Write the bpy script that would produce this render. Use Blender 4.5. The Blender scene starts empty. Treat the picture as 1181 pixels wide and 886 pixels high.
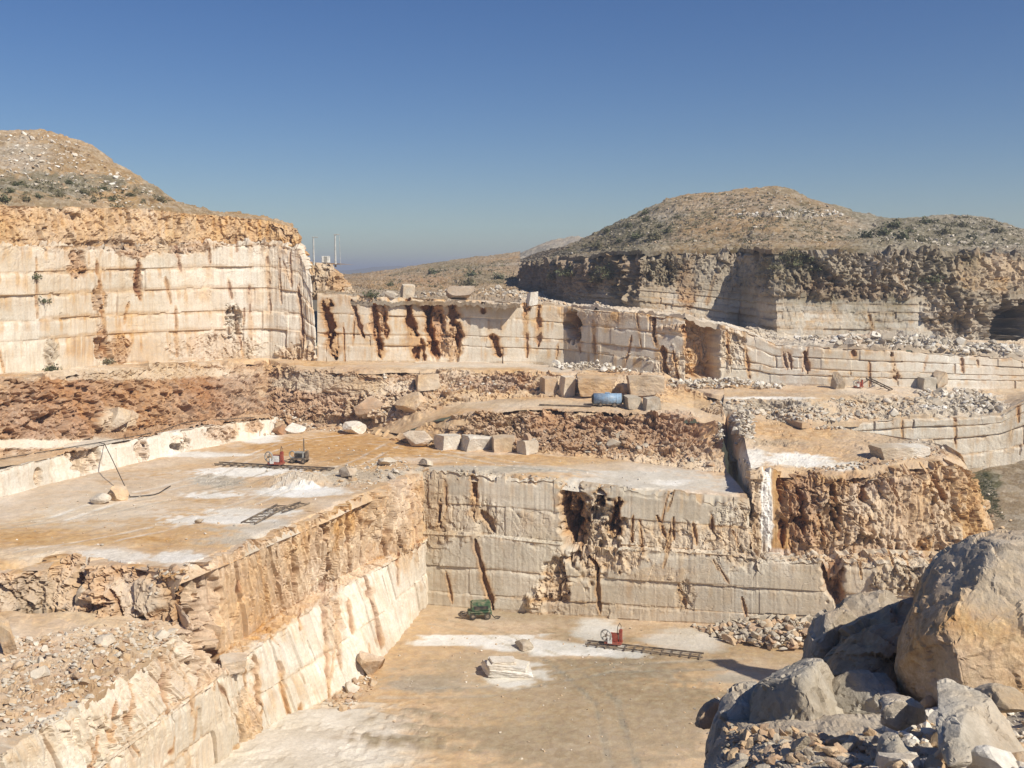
import bpy, bmesh, math, random
import numpy as np
from mathutils import Vector
from mathutils.bvhtree import BVHTree
rng = np.random.default_rng(7); random.seed(7)
sc = bpy.context.scene; COL = sc.collection
# ------------------------------------------------------------------ camera model
F, CX, CY, CAMZ = 1159.0, 590.5, 443.0, 32.0
PIT = math.radians(6.3); cP, sP = math.cos(PIT), math.sin(PIT)
CAM = np.array([0, 0, CAMZ])
def ray(px, py):
    a, b = (px-CX)/F, (CY-py)/F
    return np.array([a, b*sP+cP, b*cP-sP])
def Z(px, py, z): d = ray(px, py); return CAM + d*(z-CAMZ)/d[2]
def D(px, py, Y): d = ray(px, py); return CAM + d*Y/d[1]
def V(*a): return np.array(a, float)
def RZ(l): return np.array([Z(*t) if len(t) == 3 else D(t[0], t[1], t[3]) for t in l])
def RD(l): return np.array([D(*t) for t in l])
def proj(P):
    q = P - CAM
    dep = q[:, 1]*cP - q[:, 2]*sP; up = q[:, 1]*sP + q[:, 2]*cP
    dep = np.where(dep < .5, .5, dep)
    return CX + q[:, 0]/dep*F, CY - up/dep*F
# ------------------------------------------------------------------ noise
def _h(ix, iy, iz, s):
    h = (ix.astype(np.int64)*374761393 + iy.astype(np.int64)*668265263 + iz.astype(np.int64)*2147483647 + s*1274126177) & 0xffffffff
    h = ((h ^ (h >> 13))*1274126177) & 0xffffffff
    h = ((h ^ (h >> 16))*2246822519) & 0xffffffff
    return ((h ^ (h >> 15)) & 0xffffff)/float(0xffffff)
def vn(p, s=0):
    i = np.floor(p); f = p-i; i = i.astype(np.int64); f = f*f*f*(f*(f*6-15)+10)
    r = 0
    for dx in (0, 1):
        wx = f[:, 0] if dx else 1-f[:, 0]
        for dy in (0, 1):
            wy = f[:, 1] if dy else 1-f[:, 1]
            for dz in (0, 1):
                wz = f[:, 2] if dz else 1-f[:, 2]
                r = r + wx*wy*wz*_h(i[:, 0]+dx, i[:, 1]+dy, i[:, 2]+dz, s)
    return r*2-1
def fbm(p, o=4, s=0, g=.5):
    r, a, t = 0, 1, 0
    for k in range(o):
        r = r+a*vn(p*(2.03**k)+17.3*k, s+k*31); t += a; a *= g
    return r/t
def ridge(p, o=4, s=0):
    r, a, t = 0, 1, 0
    for k in range(o):
        r = r+a*(1-2*np.abs(vn(p*(2.1**k)+9.1*k, s+k*17))); t += a; a *= .5
    return r/t
def worley(p, s=0):
    i = np.floor(p).astype(np.int64); n = len(p)
    b1 = np.full(n, 9.); b2 = np.full(n, 9.); idv = np.zeros(n); tl = np.zeros(n)
    for dx in (-1, 0, 1):
        for dy in (-1, 0, 1):
            for dz in (-1, 0, 1):
                c = i+np.array([dx, dy, dz])
                q = [c[:, k]+_h(c[:, 0], c[:, 1], c[:, 2], s+k+1)-p[:, k] for k in range(3)]
                d = q[0]**2+q[1]**2+q[2]**2
                m = d < b1
                b2 = np.where(m, b1, np.minimum(b2, d)); b1 = np.where(m, d, b1)
                h9 = _h(c[:, 0], c[:, 1], c[:, 2], s+9)
                idv = np.where(m, h9, idv); a9 = h9*97.0
                tl = np.where(m, np.cos(a9)*q[0]+np.sin(a9)*q[1]+np.sin(a9*1.7)*q[2], tl)
    return np.sqrt(b1), np.sqrt(b2), idv+.9*tl
def ss(a, b, x):
    t = np.clip((x-a)/(b-a), 0, 1); return t*t*(3-2*t)
# ------------------------------------------------------------------ materials
def newmat(name):
    m = bpy.data.materials.new(name); m.use_nodes = True
    nt = m.node_tree; return m, nt, nt.nodes['Principled BSDF']
class NB:
    def __init__(s, nt): s.nt = nt
    def n(s, t, **k):
        o = s.nt.nodes.new(t)
        for a, b in k.items(): setattr(o, a, b)
        return o
    def l(s, a, b): s.nt.links.new(a, b)
    def noise(s, co, scale, detail=4, rough=.55, m=None, dist=0):
        if m is not None:
            mp = s.n('ShaderNodeMapping'); mp.inputs['Scale'].default_value = m; s.l(co, mp.inputs['Vector']); co = mp.outputs[0]
        o = s.n('ShaderNodeTexNoise'); o.inputs['Scale'].default_value = scale; o.inputs['Detail'].default_value = detail
        o.inputs['Roughness'].default_value = rough; o.inputs['Distortion'].default_value = dist
        s.l(co, o.inputs['Vector']); return o.outputs[0]
    def ramp(s, f, *st):
        o = s.n('ShaderNodeValToRGB'); e = o.color_ramp.elements
        while len(e) < len(st): e.new(.5)
        for i, (p, c) in enumerate(st):
            e[i].position = p; e[i].color = (*c, 1) if not np.isscalar(c) else (c, c, c, 1)
        s.l(f, o.inputs[0]); return o.outputs[0]
    def mix(s, f, a, b, t='MIX'):
        o = s.n('ShaderNodeMix', data_type='RGBA', blend_type=t)
        for k, v in ((0, f), (6, a), (7, b)):
            if hasattr(v, 'is_linked') or hasattr(v, 'links'): s.l(v, o.inputs[k])
            else: o.inputs[k].default_value = v if np.isscalar(v) else (*v, 1)
        return o.outputs[2]
    def math(s, op, a, b=0, c=None, clamp=False):
        o = s.n('ShaderNodeMath', operation=op, use_clamp=clamp)
        for k, v in enumerate((a, b, c)):
            if v is None: continue
            if hasattr(v, 'links'): s.l(v, o.inputs[k])
            else: o.inputs[k].default_value = v
        return o.outputs[0]
def stone(name, streak=.5, strata=.3, bump=.5, cream=((.61, .54, .425), (.78, .73, .63)), fine=1.0, edge=.55, cells=0., gain=1.0):
    m, nt, bs = newmat(name); b = NB(nt)
    co = b.n('ShaderNodeTexCoord').outputs['Object']
    a1 = b.n('ShaderNodeAttribute', attribute_name='mk'); a2 = b.n('ShaderNodeAttribute', attribute_name='mk2')
    s1 = b.n('ShaderNodeSeparateColor'); b.l(a1.outputs['Color'], s1.inputs[0])
    s2 = b.n('ShaderNodeSeparateColor'); b.l(a2.outputs['Color'], s2.inputs[0])
    n1 = b.noise(co, .35*fine, 5, .6); n2 = b.noise(co, 1.3*fine, 6, .65); n3 = b.noise(co, 5.0*fine, 5, .7)
    col = b.ramp(n1, (.3, cream[0]), (.7, cream[1]))
    if streak:
        st = b.noise(co, 1.6*fine, 4, .65, (1, 1, .045))
        col = b.mix(b.math('MULTIPLY', b.ramp(st, (.48, 0.), (.72, 1.)), streak), col, (.50, .335, .175))
        st2 = b.noise(co, 3.4*fine, 3, .6, (1, 1, .03))
        col = b.mix(b.math('MULTIPLY', b.ramp(st2, (.5, 0.), (.7, 1.)), streak*.55), col, (.37, .30, .225))
        st3 = b.noise(co, 2.3*fine, 3, .6, (1, 1, .05))
        col = b.mix(b.math('MULTIPLY', b.ramp(st3, (.52, 0.), (.75, 1.)), streak*.7), col, (.78, .73, .64))
    if strata:
        sa = b.noise(co, 1.0*fine, 4, .7, (.05, .05, 1.6))
        col = b.mix(b.math('MULTIPLY', b.ramp(sa, (.45, 0.), (.7, 1.)), strata), col, (.47, .36, .235))
    och = b.ramp(n2, (.28, (.38, .19, .065)), (.5, (.56, .33, .125)), (.72, (.71, .49, .24)))
    red = b.ramp(n2, (.28, (.16, .058, .02)), (.55, (.35, .145, .05)), (.75, (.50, .27, .11)))
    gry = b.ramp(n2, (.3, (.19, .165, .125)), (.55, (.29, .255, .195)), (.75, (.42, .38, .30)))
    dst = b.ramp(n1, (.3, (.74, .70, .62)), (.7, (.88, .865, .83)))
    veg = b.ramp(n2, (.3, (.055, .062, .025)), (.7, (.15, .15, .065)))
    pert = b.math('MULTIPLY_ADD', b.math('ADD', n2, n3), edge, -edge)
    def fac(o):
        v = b.math('MULTIPLY_ADD', pert, b.math('MULTIPLY', b.math('MULTIPLY', o, b.math('SUBTRACT', 1.0, o)), 4.0), o, clamp=True)
        return v
    col = b.mix(fac(s1.outputs[0]), col, och)
    col = b.mix(fac(s1.outputs[1]), col, red)
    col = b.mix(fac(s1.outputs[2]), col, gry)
    col = b.mix(fac(a1.outputs['Alpha']), col, dst)
    col = b.mix(fac(s2.outputs[0]), col, veg)
    col = b.mix(s2.outputs[1], col, (.075, .045, .03))
    # block to block tone and fine grain
    hv = b.math('MULTIPLY_ADD', s2.outputs[2], .34*gain, .83*gain)
    gr = b.math('MULTIPLY', hv, b.math('MULTIPLY_ADD', n3, .7, .65))
    cc = b.n('ShaderNodeCombineColor')
    for k in range(3): b.l(gr, cc.inputs[k])
    col = b.mix(1.0, col, cc.outputs[0], 'MULTIPLY')
    if cells:
        for sc_, am in ((1.1, cells), (3.1, cells*.8)):
            vo = b.n('ShaderNodeTexVoronoi'); vo.inputs['Scale'].default_value = sc_*fine; b.l(co, vo.inputs['Vector'])
            sv = b.n('ShaderNodeSeparateColor'); b.l(vo.outputs['Color'], sv.inputs[0])
            fa = b.math('MULTIPLY', b.ramp(sv.outputs[0], (.55, 0.), (.95, 1.)), am); fb = b.math('MULTIPLY', b.ramp(sv.outputs[1], (.55, 0.), (.95, 1.)), am)
            col = b.mix(fa, col, (.66, .60, .50)); col = b.mix(fb, col, (.17, .13, .085))
    b.l(col, bs.inputs['Base Color']); bs.inputs['Roughness'].default_value = .93; bs.inputs['Specular IOR Level'].default_value = .15
    if bump:
        bp = b.n('ShaderNodeBump'); bp.inputs['Strength'].default_value = bump; bp.inputs['Distance'].default_value = .12/fine
        b.l(b.math('ADD', b.noise(co, 2.6*fine, 7, .7), b.math('MULTIPLY', n3, .5)), bp.inputs['Height']); b.l(bp.outputs[0], bs.inputs['Normal'])
    return m
MW = stone('cut_limestone', .46, .2, .45)
MWB = stone('cut_limestone_banded', .18, .40, .4, cream=((.585, .52, .405), (.74, .68, .57)))
MG = stone('quarry_dirt', 0, 0, .5, edge=.4, cells=.10)
MT = stone('weathered_cliff', .35, .3, .5, gain=.84)
MH = stone('spoil_hillside', 0, .2, .7, gain=.74, cream=((.21, .175, .115), (.35, .30, .215)), cells=.2)
MR = stone('broken_rock', .15, .15, .5)
MF = stone('boulder_rock', .0, .0, 1.0, cream=((.46, .42, .34), (.70, .65, .555)), fine=6.0, edge=.5, cells=.10)
def flat(name, c, rough=.6, metal=0., var=.35, scale=3., dirt=(.48, .38, .26), dirtamt=.8):
    m, nt, bs = newmat(name); b = NB(nt); co = b.n('ShaderNodeTexCoord').outputs['Object']
    n = b.noise(co, scale, 5, .65); n2 = b.noise(co, scale*.6, 4, .6)
    col = b.mix(b.ramp(n, (.3, 0.), (.75, 1.)), tuple(x*(1-var) for x in c), tuple(min(1, x*(1+var)) for x in c))
    col = b.mix(b.math('MULTIPLY', b.ramp(n2, (.45, 0.), (.75, 1.)), dirtamt), col, dirt)
    b.l(col, bs.inputs['Base Color']); bs.inputs['Roughness'].default_value = rough; bs.inputs['Metallic'].default_value = metal
    return m
M_GREEN = flat('faded_green_paint', (.055, .12, .06)); M_BLUE = flat('blue_paint', (.24, .36, .50), .5, dirtamt=.4, dirt=(.5, .45, .38))
M_RED = flat('red_machine_paint', (.33, .06, .035), dirtamt=.35); M_STEEL = flat('rusty_steel', (.13, .10, .075), .7)
M_DARK = flat('black_rubber', (.025, .024, .022), .7, dirtamt=.25); M_GREY = flat('grey_machine_paint', (.33, .33, .31), dirtamt=.3)
M_POLE = flat('galvanised_pole', (.55, .55, .52), .4, dirtamt=.1); M_HOSE = flat('black_hose', (.03, .028, .025), .6, dirtamt=.2)
M_WHITE = flat('white_panel', (.75, .74, .70), .5, dirtamt=.15); M_LEAF = flat('scrub_leaf', (.115, .125, .06), .8, var=.45, scale=.8, dirt=(.16, .14, .06), dirtamt=.6)
M_LEAFD = flat('dry_scrub_leaf', (.17, .155, .085), .8, var=.5, scale=.8, dirt=(.25, .20, .10), dirtamt=.6)
M_TWIG = flat('twig', (.12, .08, .05), .8)
# ------------------------------------------------------------------ mesh helpers
def mk_mesh(name, verts, faces, mat, masks=None, masks2=None, smooth=False):
    me = bpy.data.meshes.new(name); verts = np.asarray(verts, np.float32)
    faces = np.asarray(faces, np.int32); k = faces.shape[1]
    me.vertices.add(len(verts)); me.vertices.foreach_set('co', verts.ravel())
    me.loops.add(faces.size); me.loops.foreach_set('vertex_index', faces.ravel())
    me.polygons.add(len(faces)); me.polygons.foreach_set('loop_start', np.arange(0, faces.size, k, dtype=np.int32))
    me.polygons.foreach_set('use_smooth', np.full(len(faces), smooth))
    me.update(calc_edges=True)
    for nm, mk in (('mk', masks), ('mk2', masks2)):
        if mk is not None:
            at = me.attributes.new(nm, 'FLOAT_COLOR', 'POINT'); at.data.foreach_set('color', np.clip(mk, 0, 1).astype(np.float32).ravel())
    me.materials.append(mat); return me
def link(name, me, parent=None, kind=None, label=None, cat=None, group=None, loc=None):
    o = bpy.data.objects.new(name, me); COL.objects.link(o)
    if parent is not None: o.parent = parent
    if loc is not None: o.location = loc
    for k, v in (('kind', kind), ('label', label), ('category', cat), ('group', group)):
        if v: o[k] = v
    return o
BV, BF = [], []; _off = [0]
def collide(v, f):
    BV.append(v); BF.append(f+_off[0]); _off[0] += len(v)
def patch_mask(px, py, wob, shape, cx, cy, rx, ry, k=.45, lo=.72):
    dx, dy = (px-cx)/rx, (py-cy)/ry
    d = np.sqrt(dx*dx+dy*dy) if shape == 'e' else np.maximum(np.abs(dx), np.abs(dy))
    return 1-ss(lo, 1.12, d+wob*k)
def resample(rails, res, resv):
    R = [np.asarray(r, float) for r in rails]; n = len(R[0])
    assert all(len(r) == n for r in R), [len(r) for r in R]
    us = []
    for i in range(n-1):
        L = max(np.linalg.norm(r[i+1]-r[i]) for r in R); c = max(1, int(math.ceil(L/res)))
        us.append(i+np.arange(c)/c)
    us = np.concatenate(us+[[n-1]])
    i = np.minimum(us.astype(int), n-2); f = (us-i)[:, None]
    S = [r[i]*(1-f)+r[i+1]*f for r in R]
    rows, vs = [], []
    for k in range(len(S)-1):
        L = np.percentile(np.linalg.norm(S[k+1]-S[k], axis=1), 80); c = max(1, int(math.ceil(L/resv)))
        for j in range(c):
            t = j/c; rows.append(S[k]*(1-t)+S[k+1]*t); vs.append(k+t)
    rows.append(S[-1]); vs.append(len(S)-1)
    return np.array(rows), np.array(vs), us
def surf(name, rails, res, mat, label, resv=None, disp='n', lifts=None, spacing=(2., 6.), blk=.22, groove=(.05, .16), rough=0., rough_v=None,
         ramp_amp=.8, und=.0, und_s=.12, base=(0, 0, 0, 0), var=(.25, .12, .12, .1), drip=.5, patches=(), fiss=(), nfiss=0, seed=1, cap=1.2, skirt=.6,
         veg=0., vs_masks=None, nsc=.13, bitty=0., smooth=False, coll=True, jitter=None, rsc=1.0, gskip=.45, edge=0., lip=.22, flute=0., tracks=(), an=(.30, .95, 2.8)):
    P, vs, us = resample(rails, res, resv or res)
    nv, nu, _ = P.shape
    du = np.gradient(P, axis=1); dv = np.gradient(P, axis=0)
    N = np.cross(du, dv); N /= np.maximum(np.linalg.norm(N, axis=2, keepdims=True), 1e-6)
    if disp == 'z': N = np.zeros_like(N); N[..., 2] = 1
    elif disp == 'n':
        for _ in range(4): N = (N+np.roll(N, 1, 0)*.5+np.roll(N, -1, 0)*.5) if False else N
        N[..., 2] *= .35; N /= np.maximum(np.linalg.norm(N, axis=2, keepdims=True), 1e-6)
    mu = P.mean(axis=0); uu = np.concatenate([[0], np.cumsum(np.linalg.norm(np.diff(mu, axis=0), axis=1))])
    U = np.broadcast_to(uu[None, :], (nv, nu)).ravel(); VV = np.broadcast_to(vs[:, None], (nv, nu)).ravel()
    p = P.reshape(-1, 3); px, py = proj(p)
    w1 = fbm(p*(np.array([.16, .5, .5]) if disp == 'z' else .55)+seed*3.1, 4, seed); w2 = fbm(p*nsc+seed, 4, seed+5); w3 = fbm(p*nsc*1.3+40, 4, seed+11); w4 = fbm(p*nsc*.8-30, 4, seed+23)
    o = base[0]+var[0]*w2*2; r = base[1]+var[1]*w3*2; g = base[2]+var[2]*w4*2; d = base[3]+var[3]*fbm(p*nsc*1.1+90, 4, seed+41)*2
    vg = np.full(len(p), float(veg))+(0 if veg == 0 else .6*w3); dk = np.zeros(len(p)); hue = np.full(len(p), .5)+.25*w1
    off = und*fbm(p*und_s+7, 4, seed+51) if und else np.zeros(len(p))
    rg = np.full(len(p), float(rough))
    if rough_v is not None: rg = rg+np.interp(VV, *rough_v)
    if vs_masks is not None:
        mo, mr, mg, md = vs_masks(VV, px, py, w1, w2); o = o+mo; r = r+mr; g = g+mg; d = d+md
    for (shp, cx, cy, rx, ry, e) in patches:
        m = patch_mask(px, py, w1+(.3 if disp == 'z' else .5)*vn(p*2.3, seed+77), shp, cx, cy, rx, ry, e.get('k', .45), .72 if disp[0] == 'n' and disp != 'nz' else e.get('soft', .55))
        rg = np.maximum(rg*(1-m), rg*(1-m)+m*e['rough']) if 'rough' in e else rg
        off = off+m*e.get('push', 0)
        def tgt(x, key): return x*(1-m)+m*(e[key]+.25*w2) if key in e else x
        o, r, g, d, vg, dk = tgt(o, 'o'), tgt(r, 'r'), tgt(g, 'g'), tgt(d, 'd'), tgt(vg, 'veg'), (dk*(1-m)+m*e['dk'] if 'dk' in e else dk)
    for pl_, z0, dm_ in tracks:
        W_ = np.array([Z(x, y, z0)[:2] for x, y in pl_]); wv = .5*vn(p*.12, seed+7)
        for A_, B_ in zip(W_, W_[1:]):
            d_ = B_-A_; L_ = np.linalg.norm(d_); t_ = ((p[:, :2]-A_)@d_)/L_**2; sd = ((p[:, 0]-A_[0])*d_[1]-(p[:, 1]-A_[1])*d_[0])/L_+wv
            ok = (t_ > -.02) & (t_ < 1.02); m = (1-ss(.10, .34, np.abs(np.abs(sd)-.85)))*ok*(.45+.55*ss(-.25, .2, vn(p*.9, seed+8)))
            g = g+.30*m*(1-dm_); d = d*(1-m)+m*dm_*.6; o = o-.15*m; off = off-.035*m
    smoothm = np.clip(1-rg*1.3, 0, 1)
    if lifts is not None:
        rs = np.random.default_rng(seed+100); vw = VV+.006*fbm(np.stack([U*.5, VV*2, U*0], 1), 3, seed+3)
        for k in range(len(lifts)-1):
            m = (vw >= lifts[k]) & (vw < lifts[k+1])
            if not m.any(): continue
            js, x = [], -3.
            while x < uu[-1]+5: x += rs.uniform(*spacing)*(1.6 if rs.random() < .2 else 1); js.append(x)
            js = np.array(js); hs = (VV[m]-lifts[k])/(lifts[k+1]-lifts[k])
            tilt = rs.normal(0, .35, len(js)+1)
            ub = U[m]+.03*fbm(np.stack([U[m]*.4, hs*2.5, U[m]*0+k], 1), 4, seed+k)*2
            c = np.searchsorted(js, ub); rv = rs.uniform(-1, 1, len(js)+1); hv = rs.uniform(0, 1, len(js)+1)
            off[m] += smoothm[m]*(rv[c]*blk + tilt[c]*.12*hs)
            hue[m] = .62*hue[m]+.38*hv[c]
            jl = js[np.clip(c-1, 0, len(js)-1)]; jr = js[np.clip(c, 0, len(js)-1)]
            dl, dr = np.abs(ub-jl), np.abs(jr-ub); dist = np.minimum(dl, dr); ji = np.where(dl < dr, c-1, c) % len(js)
            act = (rs.random(len(js)) > gskip)[ji]; dkj = rs.random(len(js))**1.5; wd = (groove[0]*rs.uniform(.5, 1.9, len(js)))[ji]
            ext = rs.uniform(.3, 1.6, len(js))[ji]; up = (rs.random(len(js)) > .5)[ji]; along = np.where(up, 1-hs, hs) < ext
            gm = (1-ss(wd*.5, wd*1.15, dist))*act*along
            off[m] -= gm*groove[1]*smoothm[m]; dk[m] = np.maximum(dk[m], gm*.22*dkj[ji]); r[m] = np.maximum(r[m], gm*.45*dkj[ji])
            # horizontal seam under every lift
            hd = np.minimum(hs, 1-hs)*(lifts[k+1]-lifts[k]); sm = 1-ss(.012, .03, hd+.008*vn(np.stack([U[m]*1.3, hs*0, hs*0], 1), seed+9)+.02*(vn(np.stack([U[m]*.35, hs*0, hs*0+3], 1), seed+19) > .15))
            sm = sm*(vn(np.stack([U[m]*.28, hs*0+k*7, hs*0], 1), seed+21) > -.25)
            off[m] -= sm*.03*smoothm[m]; dk[m] = np.maximum(dk[m], sm*.07); o[m] += sm*.35
            # chipped upper edges, iron-stained drips
            ch = ss(.80, 1.0, hs+.22*fbm(np.stack([U[m]*.9, hs*2, hs*0], 1), 4, seed+13)); off[m] -= ch*.14*smoothm[m]
            if drip:
                ln = .35+.65*np.abs(vn(np.stack([U[m]*.45, hs*0+k*5, hs*0], 1), seed+29)); st = fbm(np.stack([U[m]*1.9, hs*.5, hs*0+k*3], 1), 4, seed+33)
                dm = ss(.02, .42, st)*(1-ss(ln*.6, ln*1.15, 1-hs)); o[m] += drip*dm*smoothm[m]
                st = fbm(np.stack([U[m]*1.4, hs*.4, hs*0+k*3+50], 1), 4, seed+35); r[m] += .5*drip*ss(.25, .6, st)*(1-ss(ln*.3, ln, 1-hs))
    fl = list(fiss); rs = np.random.default_rng(seed+500)
    if nfiss:
        a, b2 = px.min(), px.max(); vals = rs.random(nfiss)
        for k in range(nfiss):
            i = rs.integers(len(p)); h = rs.uniform(12, 60); fl.append((px[i], py[i]-h/2, px[i]+rs.normal(0, 6), py[i]+h/2, rs.uniform(.5, 1.7), rs.uniform(.15, .5), rs.uniform(0, .8)))
    for f in fl:
        x0, y0, x1, y1, wd, dp = f[:6]; rd = f[6] if len(f) > 6 else .8
        t = (py-y0)/max(1e-3, (y1-y0)); m0 = (t > -.05) & (t < 1.05) & (np.abs(px-(x0+x1)/2) < abs(x1-x0)/2+wd*4+12)
        if not m0.any(): continue
        q = p[m0]; cxl = x0+(x1-x0)*t[m0]+(wd*.30+.35)*fbm(np.stack([q[:, 2]*.4, q[:, 2]*0+x0, q[:, 2]*0], 1), 4, seed+int(x0))+wd*.6*fbm(q*[.5, .5, .45]+x0, 3, seed+61)
        wl = wd*(.45+.9*np.abs(fbm(np.stack([q[:, 2]*.8, q[:, 2]*0+x0*1.3, q[:, 2]*0], 1), 4, seed+int(y0))*1.6))*np.minimum(1, 6*np.minimum(t[m0]+.06, 1.06-t[m0]))
        dd = np.abs(px[m0]-cxl)+wd*.6*fbm(q*[1.5, 1.5, .8], 4, seed+66); fm = 1-ss(wl*.55, wl*1.1+.25, dd); isl = ss(-.30, -.05, fbm(q*[1.1, 1.1, .7], 4, seed+69)); fm = fm*isl; hm = 1-ss(wl*.9, wl*2.2+1.5, dd)
        off[m0] -= fm*dp*.55; r[m0] = np.maximum(r[m0], rd*fm+.25*rd*hm); o[m0] = np.maximum(o[m0], .75*hm); dk[m0] = np.maximum(dk[m0], fm*.10)
    if (rg > .02).any():
        m = rg > .02; q = p[m]*rsc
        wq = fbm(q*.8, 2, seed)[:, None]*.3
        f1, f2, iv = worley(q*[.55, .55, an[0]]+wq, seed+2); g1, g2, iw = worley(q*[1.5, 1.5, an[1]]+wq, seed+4); h1_, h2_, ix = worley(q*[3.6, 3.6, an[2]], seed+14)
        k1, k2, iz = worley(q*[.22, .22, .20+.2*(an[0] > .5)]+wq, seed+24); rk = (iz-.5)*.8+(iv-.5)*.9+(iw-.5)*.55+(ix-.5)*.22+.4*ridge(q*[.42, .42, .2 if an[0] < .5 else .5], 3, seed+6)+.10*fbm(q*4.4, 2, seed+8)-.45*(1-ss(.0, .06, f2-f1))-.2*(1-ss(0, .06, g2-g1))
        off[m] += rg[m]*ramp_amp*rk; hue[m] = hue[m]*(1-rg[m]*.8)+rg[m]*.8*np.clip(.4*iv+.35*iw+.25*ix, -.3, 1.3); crk = np.maximum(1-ss(.0, .05, f2-f1), .6*(1-ss(0, .06, g2-g1)))
        dk[m] = np.maximum(dk[m], .3*crk*rg[m])
    if bitty:
        off += bitty*(.6*fbm(p*1.1, 4, seed+71)+.4*fbm(p*3.1, 2, seed+72))
    if flute:
        off += flute*(.3+rg)*(.6*vn(np.stack([U*2.6, p[:, 2]*.22, U*0], 1), seed+81)+.4*vn(np.stack([U*6.0, p[:, 2]*.3, U*0+4], 1), seed+82))
    if edge:
        dd = np.linalg.norm(P-P[:1], axis=2).ravel(); en = 1.0+1.6*fbm(p*.6, 3, seed+91); off -= edge*(1-ss(0, np.maximum(.3, 1.3*en), dd))
    p2 = (p+N.reshape(-1, 3)*off[:, None]).reshape(nv, nu, 3)
    if disp == 'n' and lip:
        tp = 1-ss(0, 1.0, P[-1:, :, 2]-P[..., 2]); ln = vn(np.stack([uu*.55, uu*0, uu*0], 1), seed+95)+.6*np.sign(vn(np.stack([uu*.9, uu*0+5, uu*0], 1), seed+96)-.15)+.5*vn(np.stack([uu*2.6, uu*0, uu*0+9], 1), seed+97)
        p2[..., 2] += lip*tp*(ln*.5-.35)[None, :]
    mk = np.stack([o, r, g, d], 1).reshape(nv, nu, 4); mk2 = np.stack([vg, dk, hue, np.ones(len(p))], 1).reshape(nv, nu, 4)
    if skirt:
        s = p2[:1].copy(); s[..., 2] -= skirt; p2 = np.concatenate([s, p2]); mk = np.concatenate([mk[:1], mk]); mk2 = np.concatenate([mk2[:1], mk2])
    if cap:
        nn = N[-1:].copy(); nn[..., 2] = 0; nn /= np.maximum(np.linalg.norm(nn, axis=2, keepdims=True), 1e-6)
        c = p2[-1:]-nn*cap; c[..., 2] = P[-1:, :, 2]-.10; p2 = np.concatenate([p2, c]); mk = np.concatenate([mk, mk[-1:]]); mk2 = np.concatenate([mk2, mk2[-1:]])
    nv = p2.shape[0]; idx = np.arange(nv*nu).reshape(nv, nu)
    f = np.stack([idx[:-1, :-1], idx[:-1, 1:], idx[1:, 1:], idx[1:, :-1]], -1).reshape(-1, 4)
    v = p2.reshape(-1, 3)
    if coll: collide(v, f)
    return link(name, mk_mesh(name, v, f, mat, mk.reshape(-1, 4), mk2.reshape(-1, 4), smooth), kind='structure', label=label)
def P_(shp, cx, cy, rx, ry, **e): return (shp, cx, cy, rx, ry, e)
# ================================================================== TERRAIN
DRY = dict(o=.55, r=.1, d=0)
# --- pit floor
def grid_rails(x0, x1, ys, z, n=2):
    return [np.array([[x0, y, z], [x1, y, z]]) for y in ys]
surf('pit_floor', grid_rails(-34, 75, (24, 98), 0.), .26, MG, 'flat tan floor at the bottom of the quarry pit, damp and olive in its middle', disp='z',
     base=(.76, .02, .10, .06), var=(.12, .04, .14, .14), veg=.03, tracks=[([(500, 716), (560, 728), (640, 760), (700, 810), (720, 886)], 0, 0), ([(440, 800), (560, 800), (700, 770), (860, 765)], 0, .15)], und=.10, bitty=.035, cap=0, skirt=0, seed=3, nsc=.09, patches=[
     P_('e', 380, 860, 128, 58, o=.06, g=.1, d=.25, push=.28, k=.5), P_('b', 300, 880, 130, 42, o=.1, g=.1, d=.2, push=.25),
     P_('e', 690, 815, 190, 70, o=.85, g=.50, d=0, r=.02, veg=.22, k=.8), P_('e', 640, 850, 200, 50, o=.8, g=.55, d=0, veg=.2, k=.8),
     P_('e', 500, 790, 80, 14, g=.6, o=.6, d=0, k=.9), P_('e', 560, 765, 60, 20, g=.35, o=.7, d=0, k=.9),
     P_('e', 690, 726, 28, 15, d=.7, o=.1, g=0), P_('e', 790, 738, 50, 16, d=.35, o=.2, g=0),
     P_('e', 590, 779, 38, 17, d=.72, o=.0, g=0, k=.9), P_('e', 845, 782, 40, 10, g=.6, o=.3),  # last grey ellipse is a cast shadow painted into the floor colour
     P_('b', 547, 738.5, 70, 6.4, d=1.1, o=-.2, g=-.2, r=-.1, k=.4, soft=.75), P_('b', 672, 750, 64, 7.4, d=1.1, o=-.2, g=-.2, r=-.1, k=.4, soft=.75), P_('e', 610, 745, 60, 7, d=1.1, o=-.2, g=-.2, r=-.1)])
# --- pit, left wall (lower lift, ledge, ochre upper lift)
b = [V(-25.8,34,0), V(-22.3,52,0), Z(250,886,0), Z(268,872,0), Z(280,864,0), Z(300,850,0), Z(380,806,0), Z(430,772,0), Z(462,735,0), Z(492,697,0), Z(498,695,0)+np.array((0,1.5,0))]
lo = [V(-26.4,34,6.2), Z(115,886,6), Z(240,792,6), Z(255,779,6), Z(260,775,6), Z(272,764,6), Z(345,712,6), Z(400,675,6), Z(440,655,6.1), Z(486,628,6.6), D(496,618,96.5)]
offs = [(-.3,0,.1)]*4+[(-.7,.2,.1)]+[(-1.5,.3,.15)]*4+[(-.6,.3,.1),(.2,.8,.1)]
li = [p+np.array(q) for p, q in zip(lo, offs)]
lt = [V(-27.4,34,9.8), Z(80,822,9.5), Z(185,745,9.5), Z(215,724,9.5), Z(205,662,13), Z(245,645,13), Z(300,622,13), Z(380,590,13), Z(430,568,13), Z(474,546,13), D(494,543.7,98)]
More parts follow.
